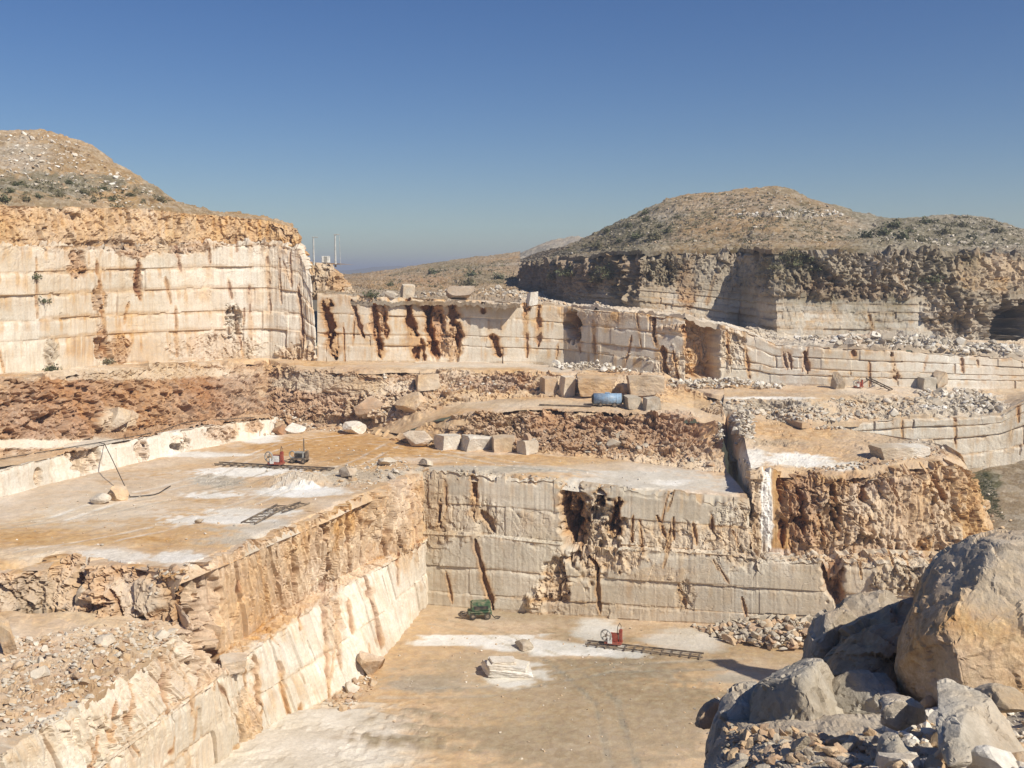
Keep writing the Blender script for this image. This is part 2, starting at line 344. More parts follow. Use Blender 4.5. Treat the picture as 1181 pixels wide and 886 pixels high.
def ochre_upper(VV, px, py, w1, w2):
    m = ss(1.0, 1.12, VV)*ss(205, 235, px)
    return (m*(.66+.3*w1), m*(.02+.12*w1), m*.05*w2, 0*m)
surf('rock_face', [b, lo, li, lt], .11, MW, 'sunlit left wall of the lower pit, cream saw-cut foot under a ragged ochre upper lift', lifts=[0, .47, 1, 2, 3], spacing=(1.3, 3.4), blk=.14, groove=(.06, .28), gskip=.2,
     rough=0., rough_v=([0, .9, 1, 2, 2.05, 3], [.02, .05, .16, .2, .15, .35]), ramp_amp=.8, flute=.5, an=(.2, .45, 1.3), seed=11, base=(.04, .0, .02, .10), var=(.18, .06, .08, .16), drip=.35, vs_masks=ochre_upper, nfiss=46,
     patches=[P_('b', 90, 815, 118, 75, rough=.10, o=.16, d=.15), P_('e', 228, 705, 28, 62, o=.6, r=.12, rough=.9, push=-.7), P_('e', 345, 655, 60, 40, o=.62, r=.05, rough=.28), P_('e', 290, 670, 48, 66, o=.66, r=.13, rough=.2), P_('e', 450, 590, 34, 44, o=.55, r=.06, rough=.7),
              P_('e', 200, 780, 26, 30, o=.4, rough=.2, push=-.2), P_('e', 265, 768, 28, 12, o=.5, r=.12, rough=.4), P_('e', 120, 850, 60, 24, o=.25, rough=.4),
              P_('e', 285, 830, 15, 40, o=.6, rough=.35), P_('e', 385, 715, 16, 46, o=.45, rough=.4), P_('e', 466, 655, 10, 45, o=.5), P_('e', 330, 760, 50, 25, d=.2, o=0, g=0), P_('e', 450, 690, 30, 40, d=.25, o=.02, g=0)],
     fiss=[(210, 662, 238, 762, 8.5, 4.5, .5), (236, 655, 239, 740, 6, 4, .5), (224, 700, 250, 765, 5, 3, .5), (374, 596, 378, 668, 4.5, 2.4, .3), (337, 612, 339, 690, 2.5, .8, .3), (318, 630, 322, 690, 1.5, .6, .3), (308, 640, 310, 700, 2, .6, .3),
           (422, 668, 440, 745, 4.5, .9, .75), (385, 672, 391, 770, 3.5, .6, .5), (400, 690, 407, 730, 2, .4, .6), (372, 660, 378, 800, 2, .4, .6), (295, 757, 300, 812, 4, .6, .4), (322, 765, 335, 830, 2.5, .4, .5),
           (400, 590, 403, 660, 2, .7, .3), (440, 575, 444, 640, 2.5, .8, .3), (415, 580, 417, 650, 2, .7, .2), (355, 620, 356, 680, 1.5, .6, .2), (465, 560, 468, 640, 2, .6, .3), (190, 745, 196, 820, 2, .4, .5), (150, 775, 152, 840, 1.5, .4, .4)])
# --- front of the upper bench over the rubble shelf, and the shelf
bt = [Z(-160,662,13), Z(-60,660,13), Z(0,657,13), Z(55,655,13), Z(66,641,13), Z(96,641,13), Z(106,651,13), Z(150,651,13), Z(204,661,13)]
bb = [Z(-160,735,10.6), Z(-60,725,10.5), Z(0,712,10.4), Z(55,704,10.4), Z(64,702,10.3), Z(95,710,10.2), Z(106,714,10), Z(145,716,9.9), Z(204,723,9.5)]
surf('rock_face', [bb, bt], .11, MW, 'broken ochre front edge of the wide middle bench above the stony shelf', lifts=[0, 1], spacing=(1, 3), blk=.4, rough=.75, ramp_amp=.8, seed=21, base=(.62, .22, .05, .05), drip=.3, skirt=1.2,
     patches=[P_('e', 30, 690, 45, 30, rough=.7, o=.5, g=.25, r=.1), P_('e', 160, 690, 36, 26, rough=.25, o=.4, d=.12, r=.12, push=.35), P_('e', 80, 690, 20, 36, rough=.6, o=.55, r=.15, push=.3)],
     fiss=[(91, 655, 101, 706, 7, 4.0, .4), (129, 680, 141, 714, 3.5, .8, .3), (198, 662, 204, 722, 4, 1.2, .4)])
sf = [V(-27.4,34,9.8), V(-25.6,42,9.7), Z(80,822,9.5), Z(140,780,9.5), Z(185,745,9.5), Z(215,724,9.5)]
sb = [V(-60,34,12.5), V(-58,46,12), Z(-160,730,10.9), Z(0,706,10.8), Z(100,706,10.5), Z(206,716,9.8)]
surf('ground', [sf, sb], .16, MG, 'stony dirt shelf strewn with broken rock below the bench edge', disp='z', base=(.55, .14, .08, .05), var=(.3, .16, .2, .2), und=.5, und_s=.25, rough=.14, ramp_amp=.42, seed=23, edge=.3, cap=1.5, skirt=.3,
     patches=[P_('e', 55, 745, 60, 24, o=.55, r=.22, rough=.08), P_('e', 110, 780, 90, 40, rough=.5, g=.2), P_('e', 30, 800, 60, 40, rough=.55)])
c = [488, 560, 640, 720, 800, 866, 874, 950, 1010, 1100, 1200, 1330]
yb = [697, 703, 709, 714, 719, 723, 723.5, 728, 733, 740, 748, 760]; yl = [616, 619, 628, 633, 638, 642, 642.5, 647, 651, 655, 658, 662]
yt = [543.5, 547, 553, 563, 571, 577, None, None, None, None, None, None]
bwb = [Z(x, y, 0) for x, y in zip(c, yb)]
led = [D(x, y, q[1]+.35) for x, y, q in zip(c, yl, bwb)]; led2 = [q+np.array((0, .9, .08)) for q in led]
bwt = [D(x, y, q[1]+1.8) if y else l+np.array((0, 2.6, .2)) for x, y, q, l in zip(c, yt, bwb, led2)]
# --- wide middle bench
f1 = RZ([(-160,662,13), (0,657,13), (66,642,13), (150,651,13), (204,661,13), (245,645,13), (300,622,13), (380,590,13), (430,568,13), (477,545,13), (493,543.5,13), (560,547,13), (640,553,12.8), (720,563,12.4), (800,571,11.9), (866,577,11.5)])
f1[10:] = np.array(bwt[:6]); f1[9] = lt[9]
b1 = RZ([(-160,603,13), (0,574,13), (62,557,13), (130,542,13), (185,528,13), (240,516,13), (310,502,13), (360,497,13.1), (410,496,13.1), (440,503,13.2), (465,511,13.1), (520,517,13), (620,524,12.9), (700,529,12.7), (790,541,12.3), (840,546,12.1)])
surf('ground', [f1, b1], .2, MG, 'wide ochre bench of swept rock and white dust where a saw stands', disp='z', base=(.80, .07, .0, .09), var=(.16, .06, .10, .36), tracks=[([(-40, 612), (120, 590), (260, 560), (400, 522), (520, 528), (680, 540)], 13, 0), ([(20, 640), (180, 612), (300, 575), (420, 530), (470, 505)], 13, .5), ([(60, 600), (240, 548), (330, 512), (420, 500)], 13, .6), ([(420, 512), (560, 530), (760, 552)], 12.8, .4)], und=.25, und_s=.12, rough=.03, bitty=.04, ramp_amp=.35, seed=31, cap=1.5, skirt=0, nsc=.1, edge=.8,
     patches=[P_('e', 400, 515, 150, 16, o=1.0, r=.1, d=-.2, g=-.1, k=.7), P_('e', 120, 580, 130, 30, o=.42, d=.12, g=0, k=.8), P_('e', 80, 620, 100, 11, o=1.0, d=-.2, r=.1, k=.9), P_('e', 210, 565, 70, 22, o=.55, d=.1, k=.9),
              P_('e', 600, 532, 110, 7, o=.9, d=-.1, g=.0), P_('e', 720, 540, 90, 7, o=.55, g=.15), P_('e', 560, 541, 100, 6, o=.15, g=.55, d=.05, rough=.18), P_('e', 720, 556, 120, 12, o=.06, g=.35, d=.28, k=.7),
              P_('e', 347, 555, 40, 8, g=.4, o=.35, r=.1, push=.9, rough=.6, soft=.2), P_('e', 250, 552, 34, 8, g=.65, o=.2, rough=.2), P_('e', 400, 550, 40, 12, g=.4, o=.25, rough=.3), P_('e', 320, 618, 90, 16, g=.38, o=.25, rough=.08, k=.8),
              P_('e', 350, 568, 66, 6, d=1.1, o=-.2, g=-.1, k=.5), P_('e', 285, 544, 60, 6, d=1.0, o=.0, g=0, k=.8), P_('e', 245, 570, 55, 4, d=.75, o=.1, k=.9), P_('e', 290, 590, 60, 6, d=.6, o=.1, k=.9), P_('e', 240, 600, 60, 7, d=.65, o=.1, k=.9),
              P_('e', 205, 640, 34, 9, d=.6, o=.1, k=.9), P_('e', 130, 640, 50, 10, d=.4, o=.2, rough=.1), P_('e', 300, 505, 30, 8, d=.85, o=.05), P_('e', 220, 525, 70, 4.5, d=.7, o=.1, k=.7), P_('e', 770, 556, 24, 4, d=.7, o=0, g=.1, k=.8),
              P_('e', 30, 640, 60, 10, d=.15, o=.6, rough=.1), P_('e', 450, 548, 40, 8, g=.4, o=.3, rough=.3), P_('e', 845, 560, 20, 12, g=.3, o=.1)])
# --- pit, back wall
def back_m(VV, px, py, w1, w2):
    lo = ss(1.9, 2.0, VV)*(1-ss(2.42, 2.5, VV+.03*w1)); x = ss(600, 680, px)
    return (lo*(.22+.2*w1), 0*px, .05+.0*px, (1-ss(1.0, 1.1, VV))*.0)
surf('rock_face', [bwb, led, led2, bwt], .10, MWB, 'grey-cream back wall of the lower pit in two saw-cut lifts, broken by dark clefts', lifts=[0, .2, .56, 1, 2, 2.47, 3], spacing=(5, 16), blk=.10, rough=.02, groove=(.04, .10), gskip=.8, flute=.10, lip=.7,
     rough_v=([0, .95, 1, 2, 2.02, 2.42, 2.5, 3], [0, .03, .16, .16, .09, .08, 0, 0]), ramp_amp=.7, seed=41, base=(.05, 0, .14, .0), var=(.14, .05, .14, .12), drip=.28, vs_masks=back_m, nfiss=14,
     patches=[P_('e', 686, 620, 32, 46, o=.5, g=.35, r=.15, rough=.85, push=-.9), P_('e', 662, 600, 17, 48, o=.3, r=.35, g=.2, rough=.7, push=-1.5), P_('e', 640, 675, 17, 40, o=.45, r=.1, rough=.75, push=-.4), P_('e', 628, 694, 26, 16, o=.45, rough=.75, push=.3),
              P_('e', 545, 596, 34, 26, o=.25, rough=.25), P_('e', 500, 600, 22, 60, o=.5, rough=.2), P_('e', 780, 622, 90, 18, o=.22, g=.06, rough=.28), P_('e', 850, 612, 34, 40, o=.45, rough=.4), P_('e', 715, 645, 34, 16, o=.45, g=.1, rough=.4),
              P_('e', 760, 664, 36, 14, o=.3, rough=.1), P_('e', 962, 668, 14, 26, o=.2, r=.6, rough=.9, push=-1.0), P_('e', 968, 690, 8, 18, r=.7, rough=.8, push=-.8), P_('e', 1045, 668, 45, 20, o=.25, g=.35, rough=.8),
              P_('b', 560, 640, 70, 16, d=.1, o=.02), P_('b', 590, 570, 60, 16, o=.04, g=.06), P_('b', 770, 592, 85, 12, o=.02, g=.08), P_('e', 690, 703, 120, 8, o=.2, g=.15, rough=.08), P_('e', 790, 690, 14, 20, o=.2, rough=.4)],
     fiss=[(653, 556, 664, 625, 9, 3.4, .45), (664, 600, 668, 625, 7, 3.0, .4), (690, 560, 694, 585, 6, 2.6, .3), (713, 575, 708, 620, 6, 2.6, .3), (545, 548, 549, 600, 5, 1.3, .3), (508, 575, 506, 612, 3, 1.0, .4), (556, 590, 570, 614, 6, 1.0, .2),
           (549, 625, 567, 700, 3.5, .8, .5), (514, 660, 522, 695, 1.6, .4, .5), (668, 628, 688, 655, 3.5, 1.0, .4), (688, 655, 692, 708, 2.8, .8, .4), (782, 675, 790, 700, 2.2, .4, .4), (856, 690, 862, 716, 1.8, .4, .5), (827, 650, 840, 672, 1.6, .3, .5),
           (758, 595, 768, 620, 2, .5, .3), (777, 597, 778, 622, 2, .5, .3), (800, 602, 803, 628, 2, .5, .3), (845, 612, 852, 632, 2, .5, .4), (731, 595, 729, 625, 2.4, .6, .3), (513, 555, 515, 590, 1.2, .3, .5), (738, 600, 741, 640, 1.5, .3, .3), (778, 568, 770, 590, 1., .25, .2)])
# --- ochre bluff (spur) on the right
fl_ = D(867, 640, 91)
sbm = [V(25.5, 113, 6), V(24.0, 104, 6), fl_*[1, 1, 0]+[0, 0, 5.5], D(905, 641, 90.6), D(920, 641, 90.5), D(980, 643, 90.3), D(1040, 646, 90.5), D(1100, 645, 91.5), D(1138, 632, 94), D(1150, 612, 101), V(51, 112, 9)]
stp = [D(838, 517, 111), D(848, 524, 103), D(867, 541, 91.7), D(905, 545, 92.6), D(925, 548, 92.8), D(980, 548, 92.6), D(1040, 536, 93.2), D(1096, 529, 94.5), D(1116, 546, 96.5), D(1126, 562, 102), V(47.5, 112, 12)]
def bluff_m(VV, px, py, w1, w2):
    m = ss(880, 895, px); b_ = ss(1.0, .55, VV)
    return (m*(.72+.25*w1), m*(.10+.28*w1)*(1-.6*ss(960, 1040, px)), m*.05, -.1*m)
surf('rock_face', [sbm, stp], .12, MW, 'rugged ochre and rust bluff with one squared white corner, between pit and far slope', lifts=[0, 1], spacing=(2, 6), blk=.3, rough=.0, ramp_amp=.85, flute=.3, lip=.9, seed=51, base=(.08, 0, .1, .12), drip=.2, vs_masks=bluff_m, skirt=1, nfiss=8,
     patches=[P_('b', 1020, 590, 116, 80, rough=.8, k=.2), P_('e', 925, 585, 26, 52, r=.55, o=.5, rough=.9), P_('e', 912, 560, 18, 26, r=.6, rough=.8), P_('e', 968, 600, 30, 45, o=.55, r=.18, rough=.9), P_('b', 871, 590, 9, 62, o=.45, g=.1, rough=.45), P_('b', 884, 590, 6.5, 60, d=.85, o=.05, r=.08, rough=.25),
              P_('e', 898, 640, 16, 12, d=.25, r=.5), P_('e', 1000, 570, 28, 26, o=.35, g=.15, rough=.7), P_('e', 1045, 595, 44, 42, o=.55, r=.02, rough=.45, push=.5), P_('e', 1085, 600, 26, 44, o=.4, g=.1, rough=.6), P_('e', 990, 560, 60, 9, r=.35, rough=.6), P_('e', 960, 636, 80, 8, r=.4, o=.5, rough=.5)],
     fiss=[(899, 552, 903, 628, 4, 1.3, .8), (918, 565, 925, 615, 6, 1.6, .9), (960, 560, 963, 620, 6, 2.2, .4), (943, 590, 955, 636, 3, 1, .7), (996, 552, 998, 578, 4, 1.2, .7), (1026, 555, 1029, 582, 3, .9, .5), (1075, 545, 1090, 580, 5, 1.3, .5), (1112, 570, 1122, 610, 5, 1.3, .4)])
f2 = [D(832,494,111), D(838,517,111), D(848,524,103), D(867,541,91.7), D(905,545,92.6), D(925,548,92.8), D(980,548,92.6), D(1040,536,93.2), D(1096,529,94.5), D(1118,548,97), D(1128,565,102.5)]
b2 = [Z(833,473,16.5), Z(838,471,16.55), Z(842,471,16.5), Z(850,474,16.4), Z(885,480,16), Z(905,484,15.9), Z(952,491,15.6), Z(1010,499,15.2), Z(1070,508,15), Z(1098,516,14.8), Z(1108,522,14.4)]
surf('road', [f2, b2], .2, MG, 'ochre haul road over the bluff with white dust at its edge', disp='z', base=(.62, .08, .1, .0), var=(.15, .1, .12, .12), und=.35, rough=.12, bitty=.06, ramp_amp=.5, seed=53, skirt=0, cap=1.5, edge=.5,
     patches=[P_('e', 920, 530, 42, 8, d=.85, o=.05, r=0, k=.6), P_('e', 975, 538, 26, 5, d=.7, o=.05), P_('e', 868, 528, 16, 14, d=.55, o=.05, g=.15), P_('e', 980, 547, 60, 6, r=.3, rough=.3), P_('e', 930, 500, 60, 9, o=.85, d=0, k=.5), P_('e', 1060, 516, 40, 10, rough=.4, o=.4, g=.2), P_('e', 885, 511, 45, 5, g=.4, rough=.5), P_('e', 1030, 509, 40, 5, g=.3, rough=.3)])
# --- slope right of the bluff
fa = [V(24, 112, 9), Z(1040,528,10), Z(1100,528,10.3), Z(1140,530,10.8), Z(1181,532,11), Z(1260,536,11.5), Z(1400,545,12)]
ne = [D(880,645,91.6), D(1040,653,92), D(1100,657,92), D(1140,652,92.5), D(1181,648,93), D(1260,650,93), D(1400,655,93)]
surf('ground', [ne, fa], .25, MH, 'bare olive-tan dirt slope right of the bluff', disp='z', base=(.40, .0, .35, .0), var=(.15, .08, .2, .05), und=.6, rough=.12, bitty=.06, ramp_amp=.4, seed=55, skirt=.5, cap=1.5,
     patches=[P_('e', 1105, 640, 70, 18, o=.45, r=.25, rough=.4), P_('e', 1050, 645, 50, 10, r=.35, rough=.4), P_('e', 1132, 562, 20, 30, veg=.75, k=.7)])
# --- white cut wall behind the bluff (right pit)
cx = [925, 1000, 1060, 1120, 1155, 1185, 1260, 1400]; Yw = [109, 110, 110.5, 111, 111.2, 111.1, 112, 113]
X_ = [D(x, 500, y)[0] for x, y in zip(cx, Yw)]
wb = [V(x, y, z) for x, y, z in zip(X_, Yw, [9, 9, 9.2, 10, 10.6, 10.8, 11, 11.5])]
wt = [D(x, y, q+.5) for x, y, q in zip(cx, [490, 486, 481, 481, 478, 462, 458, 460], Yw)]
surf('rock_face', [wb, wt], .13, MW, 'pale saw-cut wall with thin level seams, behind the bluff at the right edge', lifts=[0, .3, .62, .84, 1], spacing=(3, 9), blk=.08, rough=.03, groove=(.05, .2), seed=61, base=(.04, .0, .06, .0), var=(.12, .04, .08, .1), drip=.3, nfiss=6)
# --- banks, road and benches between the low white step and the far walls
M0 = RZ([(-160,603,13), (0,574,13), (62,557,13), (130,542,13), (185,528,13), (240,516,13), (310,502,13), (322,500,13), (360,497,13.1), (410,496,13.1), (455,508,13.2), (520,517,13), (620,524,12.9), (700,529,12.7), (770,538,12.4), (815,544,12.2), (838,546,12.1)])
y1 = [566, 541, 528, 512, 500, 490, 483]
M1 = [D(x, y, M0[i][1]+.5) for i, (x, y) in enumerate(zip([-160, 0, 62, 130, 185, 240, 310], y1))]
M1 += [Z(325,497,13.15), Z(365,494,13.2), Z(412,494,13.3), Z(462,500,13.7), D(525,477,112), D(610,474,112), D(690,475,111), D(765,480,110), D(800,487,110), D(830,497,110)]
M2 = RZ([(-160,553,15.6), (0,527,15.5), (62,517,15.5), (130,500,15.4), (185,492,15.2), (240,485,15), (308,478,14.8), (335,490,13.6), (372,488,13.7), (418,488,13.9), (492,474,16), (540,463,16.9), (610,458,17.3), (690,458,17.4), (765,465,17.2), (800,470,16.6), (834,480,16)])
M3 = RZ([(-160,452,21.5), (0,440,21.3), (62,432,21.2), (130,425,21), (185,421,20.9), (240,418,20.8), (310,418,20.6), (345,425,20.2), (388,427,20.2), (432,428,20.1), (482,427,20), (540,427,19.9), (610,429,19.7), (690,432,19.5), (762,436,19.2), (800,450,18), (835,459,17.6)])
M4 = RZ([(-160,443,21.6), (0,433,21.2), (62,428,21.1), (130,421,21), (185,418,20.9), (240,415.5,20.7), (310,413.5,20.6), (345,415.5,20.4), (378,417,20.3), (430,418,20.2), (482,418,20.1), (540,418,20), (610,419,19.9), (690,425,19.6), (760,433,19.2), (790,440,18.6), (835,441,18.4)])
for i in range(7): M3[i] = D([-160, 0, 62, 130, 185, 240, 310][i], [452, 440, 432, 425, 421, 418, 418][i], M2[i][1]+(4.6 if i < 5 else 6+3*(i-4)))
MP = [P_('b', 140, 476, 190, 52, rough=.62, r=.55, o=.75, k=.35), P_('e', 60, 470, 80, 40, rough=.6, r=.72, o=.7), P_('e', 255, 452, 60, 34, rough=.55, r=.65, o=.6), P_('e', 130, 430, 170, 8, rough=.25, o=.5, r=0, g=.1), P_('e', 130, 483, 22, 16, rough=.4, o=.5, r=.02, push=.6),
              P_('b', 130, 512, 200, 6, rough=.05, o=.3, r=0, d=.2, k=.2),
              P_('e', 400, 455, 110, 32, rough=.45, r=.48, o=.55, g=.1), P_('e', 340, 468, 50, 24, rough=.5, r=.6, o=.6), P_('e', 445, 472, 45, 18, rough=.8, r=.14, o=.55, push=.6), P_('e', 372, 440, 60, 12, rough=.2, o=.45, g=.3, r=.1), P_('e', 430, 447, 60, 10, rough=.15, o=.55, r=.1, g=.1),
              P_('b', 640, 441, 128, 10, rough=.5, r=.5, o=.55, k=.3), P_('e', 565, 442, 40, 11, rough=.6, r=.6, g=.15, d=.1), P_('b', 690, 443, 75, 10, rough=.22, r=.05, o=.55, push=.5), P_('b', 700, 424, 90, 5, rough=.03, g=.25, o=.3, d=.15),
              P_('b', 620, 421, 180, 4, rough=.03, o=.35, g=.15, d=.2),
              P_('b', 670, 500, 140, 24, rough=.6, r=.5, g=.15, o=.5, k=.3), P_('e', 570, 490, 46, 18, rough=.8, g=.15, o=.6, r=.3), P_('e', 637, 487, 30, 16, rough=.45, r=.65, o=.7), P_('e', 700, 487, 40, 10, rough=.8, r=.65, o=.5), P_('e', 780, 500, 40, 24, rough=.8, r=.7, o=.45), P_('e', 690, 512, 90, 14, rough=.4, g=.15, r=.5, o=.6), P_('e', 808, 515, 28, 12, rough=.7, r=.45, o=.4),
              P_('e', 500, 487, 46, 7, o=.72, r=0, g=.12, rough=.03, k=.5), P_('e', 450, 500, 70, 6, o=.72, r=0, g=.05, rough=.02, k=.5), P_('e', 600, 466, 110, 5, o=.55, r=.02, g=.15, rough=.05), P_('e', 800, 462, 40, 12, o=.8, r=.02, rough=.05, k=.5)]
MK = dict(base=(.66, .1, .04, .0), var=(.2, .14, .14, .10), patches=MP, nsc=.16)
surf('rock_face', [M0[6:], M1[6:]], .13, MG, 'broken red-brown rock bank between the middle bench and the haul road', rough=.25, ramp_amp=1.05, an=(.9, 1.9, 4.0), seed=71, skirt=.6, cap=2.5, lip=.5, **MK)
surf('road', [M1, M2], .17, MG, 'ochre haul road climbing from the middle bench past the blue tank', disp='z', und=.3, und_s=.2, rough=.04, bitty=.05, ramp_amp=.5, seed=72, skirt=0, cap=2, **MK)
surf('rock_face', [M2, M3], .14, MG, 'rust red broken bank below the far cliffs', rough=.35, ramp_amp=1.05, an=(.9, 1.9, 4.0), seed=73, skirt=.6, cap=2.5, lip=.6, **MK)
surf('ground', [M3, M4], .2, MG, 'narrow dusty bench at the foot of the far cliffs', disp='z', und=.3, und_s=.2, rough=.04, bitty=.05, ramp_amp=.5, seed=74, skirt=0, cap=2, edge=.4, **MK)
# low white step: sharp cut face in front of the bank foot
l0 = [q+np.array((.12, -.12, 0)) for q in M0[:7]]+[M0[6]+np.array((.5, 1.2, 0)), M0[6]+np.array((.3, 4, 0))]
l1 = [q+np.array((.12, -.12, .02)) for q in M1[:7]]+[M1[6]+np.array((.4, 1.2, -.1)), M1[6]+np.array((.2, 4, -.2))]
surf('rock_face', [l0, l1], .10, MW, 'low white saw-cut step along the far side of the bench', lifts=[0, 1], spacing=(2, 6), blk=.12, rough=.03, seed=81, base=(.0, .0, .05, .25), var=(.12, .05, .1, .2), drip=.25, groove=(.08, .3), ramp_amp=.8, cap=1.0,
     patches=[P_('e', 99, 528, 21, 19, o=.5, r=.12, rough=.8, push=-.5), P_('e', 45, 550, 6, 12, o=.5, rough=.8, push=-.4), P_('e', 165, 518, 9, 14, o=.5, r=.2, rough=.8, push=-.3), P_('e', 208, 510, 12, 12, o=.5, rough=.8, push=-.3), P_('e', 257, 500, 24, 11, o=.5, r=.15, rough=.8, push=-.3), P_('e', 293, 492, 12, 9, o=.45, r=.2, rough=.7, push=-.2)])
# right hand bank and bench
r0 = [Z(833,473,16.5), Z(890,480,16), Z(925,489,16)]+[q+np.array((0, .4, 0)) for q in wt[1:]]
r1 = RZ([(835,459,17.6), (890,458,17.7), (930,458,17.8), (1000,456,17.8), (1060,455,17.8), (1120,453,17.8), (1160,452,17.8), (1185,451.5,17.8), (1260,450,17.9), (1400,452,18)])
r1[7:, 1] = np.maximum(r1[7:, 1], r0[7][1]+2) if len(r0) > 7 else r1[7:, 1]
r2 = RZ([(835,441,18.4), (890,443,18.3), (930,445,18.3), (1000,447,18.2), (1060,447,18.2), (1120,448,18.1), (1160,448,18.1), (1185,448,18.1), (1260,450,18), (1400,453,18)])
surf('terrain', [r0, r1, r2], .17, MG, 'grey stony spoil bank and ochre bench under the right-hand far wall', disp='nz', base=(.62, .06, .10, .02), var=(.2, .1, .2, .12), und=.3, rough=.05, bitty=.06, ramp_amp=.6, an=(.8, 1.9, 4.0), seed=91, skirt=.6, cap=2, nsc=.2,
     patches=[P_('e', 890, 470, 70, 12, g=.45, o=.25, rough=.6), P_('e', 1030, 470, 90, 16, g=.3, o=.3, rough=.5), P_('e', 1115, 465, 50, 14, g=.4, o=.2, d=.1, rough=.6), P_('e', 900, 448, 80, 5, o=.75, g=0, rough=.03), P_('e', 890, 459, 60, 2.5, d=.6, o=.1, g=0, rough=.05), P_('e', 1060, 449, 90, 3, o=.45, d=.2)])
# --- left cliff
cb = RZ([(-160,443,21.6), (0,433,21.2), (62,428,21.1), (130,421,21), (185,418,20.9), (240,415.5,20.7), (310,413.5,20.6), (345,415.5,20.4), (366,417,20.3)])
ywl = [280, 284, 284, 283, 282, 281, 281, 288, 318]; yct = [222, 236, 238, 239, 242, 247, 254, 263, 303]
cw = [D(x, y, q[1]+.9) for x, y, q in zip([-160, 0, 62, 130, 185, 240, 310, 345, 358], ywl, cb)]
cw2 = [q+np.array((-.25, .8, .12)) for q in cw]
ct = [D(x, y, q[1]+2.6) for x, y, q in zip([-160, 0, 62, 130, 185, 240, 310, 342, 353], yct, cb)]
for L_, k in ((cb, 0), (cw, 1), (cw2, 1.3), (ct, 2)):
    e = np.array(L_[-1])
    (L_.append if isinstance(L_, list) else None)
cb = list(cb)
for L_ in (cb, cw, cw2, ct): L_.append(L_[-1]+np.array((-5.0, 14, 0))); L_.append(L_[-1]+np.array((-14, 16, 0)))
def cliff_m(VV, px, py, w1, w2):
    m = ss(1.6, 2.0, VV); low = ss(.3, .0, VV)
    mid = (1-m)*ss(120, 300, px)
    return (m*(.62+.25*w1)+(1-m)*(.10+.16*w2)*ss(300, 0, px), m*.03, m*.08, mid*.25)
surf('rock_face', [cb, cw, cw2, ct], .15, MW, 'tall cream saw-cut cliff on the left under a rough ochre cap', lifts=[0, .26, .42, .62, .80, 1, 2, 3], spacing=(2, 7), blk=.14, rough_v=([0, .95, 1.05, 2, 2.05, 3], [.0, .06, .5, .5, .42, .5]), groove=(.05, .16), gskip=.82, ramp_amp=.9, flute=.24, seed=101,
     base=(.06, .0, .02, .0), var=(.16, .05, .06, .14), drip=.5, vs_masks=cliff_m, nfiss=8,
     patches=[P_('e', 90, 305, 12, 18, r=.35, o=.5, rough=.7, push=-.4), P_('e', 160, 290, 22, 9, r=.35, o=.5, rough=.8, push=-.3), P_('e', 160, 320, 5, 20, r=.4, o=.5, rough=.6, push=-.4), P_('e', 115, 345, 8, 16, r=.3, o=.4, rough=.8, push=-.4),
              P_('e', 118, 400, 9, 22, r=.35, o=.4, rough=.6, push=-.3), P_('e', 138, 404, 12, 18, r=.2, o=.55, rough=.6), P_('e', 270, 375, 12, 22, g=.2, rough=.9, push=-.3), P_('e', 255, 400, 60, 18, o=.22, r=.06, rough=.35), P_('e', 60, 408, 9, 20, o=.3, g=.5, rough=.5), P_('e', 120, 283, 40, 6, dk=.15, r=.2, rough=.8, push=-.6),
              P_('e', 205, 285, 50, 8, r=.15, o=.45, rough=.7), P_('e', 345, 410, 26, 14, o=.55, r=.05, rough=.4, push=.2)],
     fiss=[(42, 300, 44, 365, 1.2, .4, .4), (112, 300, 118, 350, 2.2, .6, .5), (118, 350, 126, 420, 2, .5, .6), (158, 300, 163, 345, 2.6, .6, .8), (190, 320, 197, 350, 1.3, .4, .3), (202, 355, 204, 410, 1.6, .5, .4), (263, 320, 268, 345, 1.6, .4, .6), (287, 330, 290, 390, 1.6, .4, .6), (308, 295, 312, 360, 1.6, .4, .4), (345, 330, 350, 400, 2.2, .6, .6), (205, 282, 209, 312, 2.5, .6, .7), (240, 282, 243, 306, 1.6, .6, .4), (322, 300, 324, 350, 1.4, .4, .3), (335, 290, 336, 330, 2, .5, .4)])
# --- second far wall
c2 = [366, 430, 480, 540, 610, 650, 690, 745, 790, 835, 872, 892, 950, 1010, 1060, 1120, 1181, 1260, 1400]
y2 = [417, 418, 418, 418, 419, 420, 425, 431, 440, 441, 442, 443, 445, 447, 447, 448, 448, 450, 453]; z2 = [20.3, 20.2, 20.1, 20, 19.9, 19.8, 19.6, 19.3, 18.6, 18.4, 18.35, 18.3, 18.3, 18.2, 18.2, 18.1, 18.1, 18, 18]
t2 = [338, 342, 344, 345, 349, 353, 357, 362, 368, 374, 386, 397, 400, 404, 406, 410, 414, 418, 425]
wb2 = [Z(*q) for q in zip(c2, y2, z2)]; wt2 = [D(x, y, q[1]+.8) for x, y, q in zip(c2, t2, wb2)]
def sec_m(VV, px, py, w1, w2):
    return (.10*ss(620, 400, px)+.08*w1+.14*ss(.85, 1, VV+.1*w1), 0*px, 0*px, .15*ss(820, 900, px))
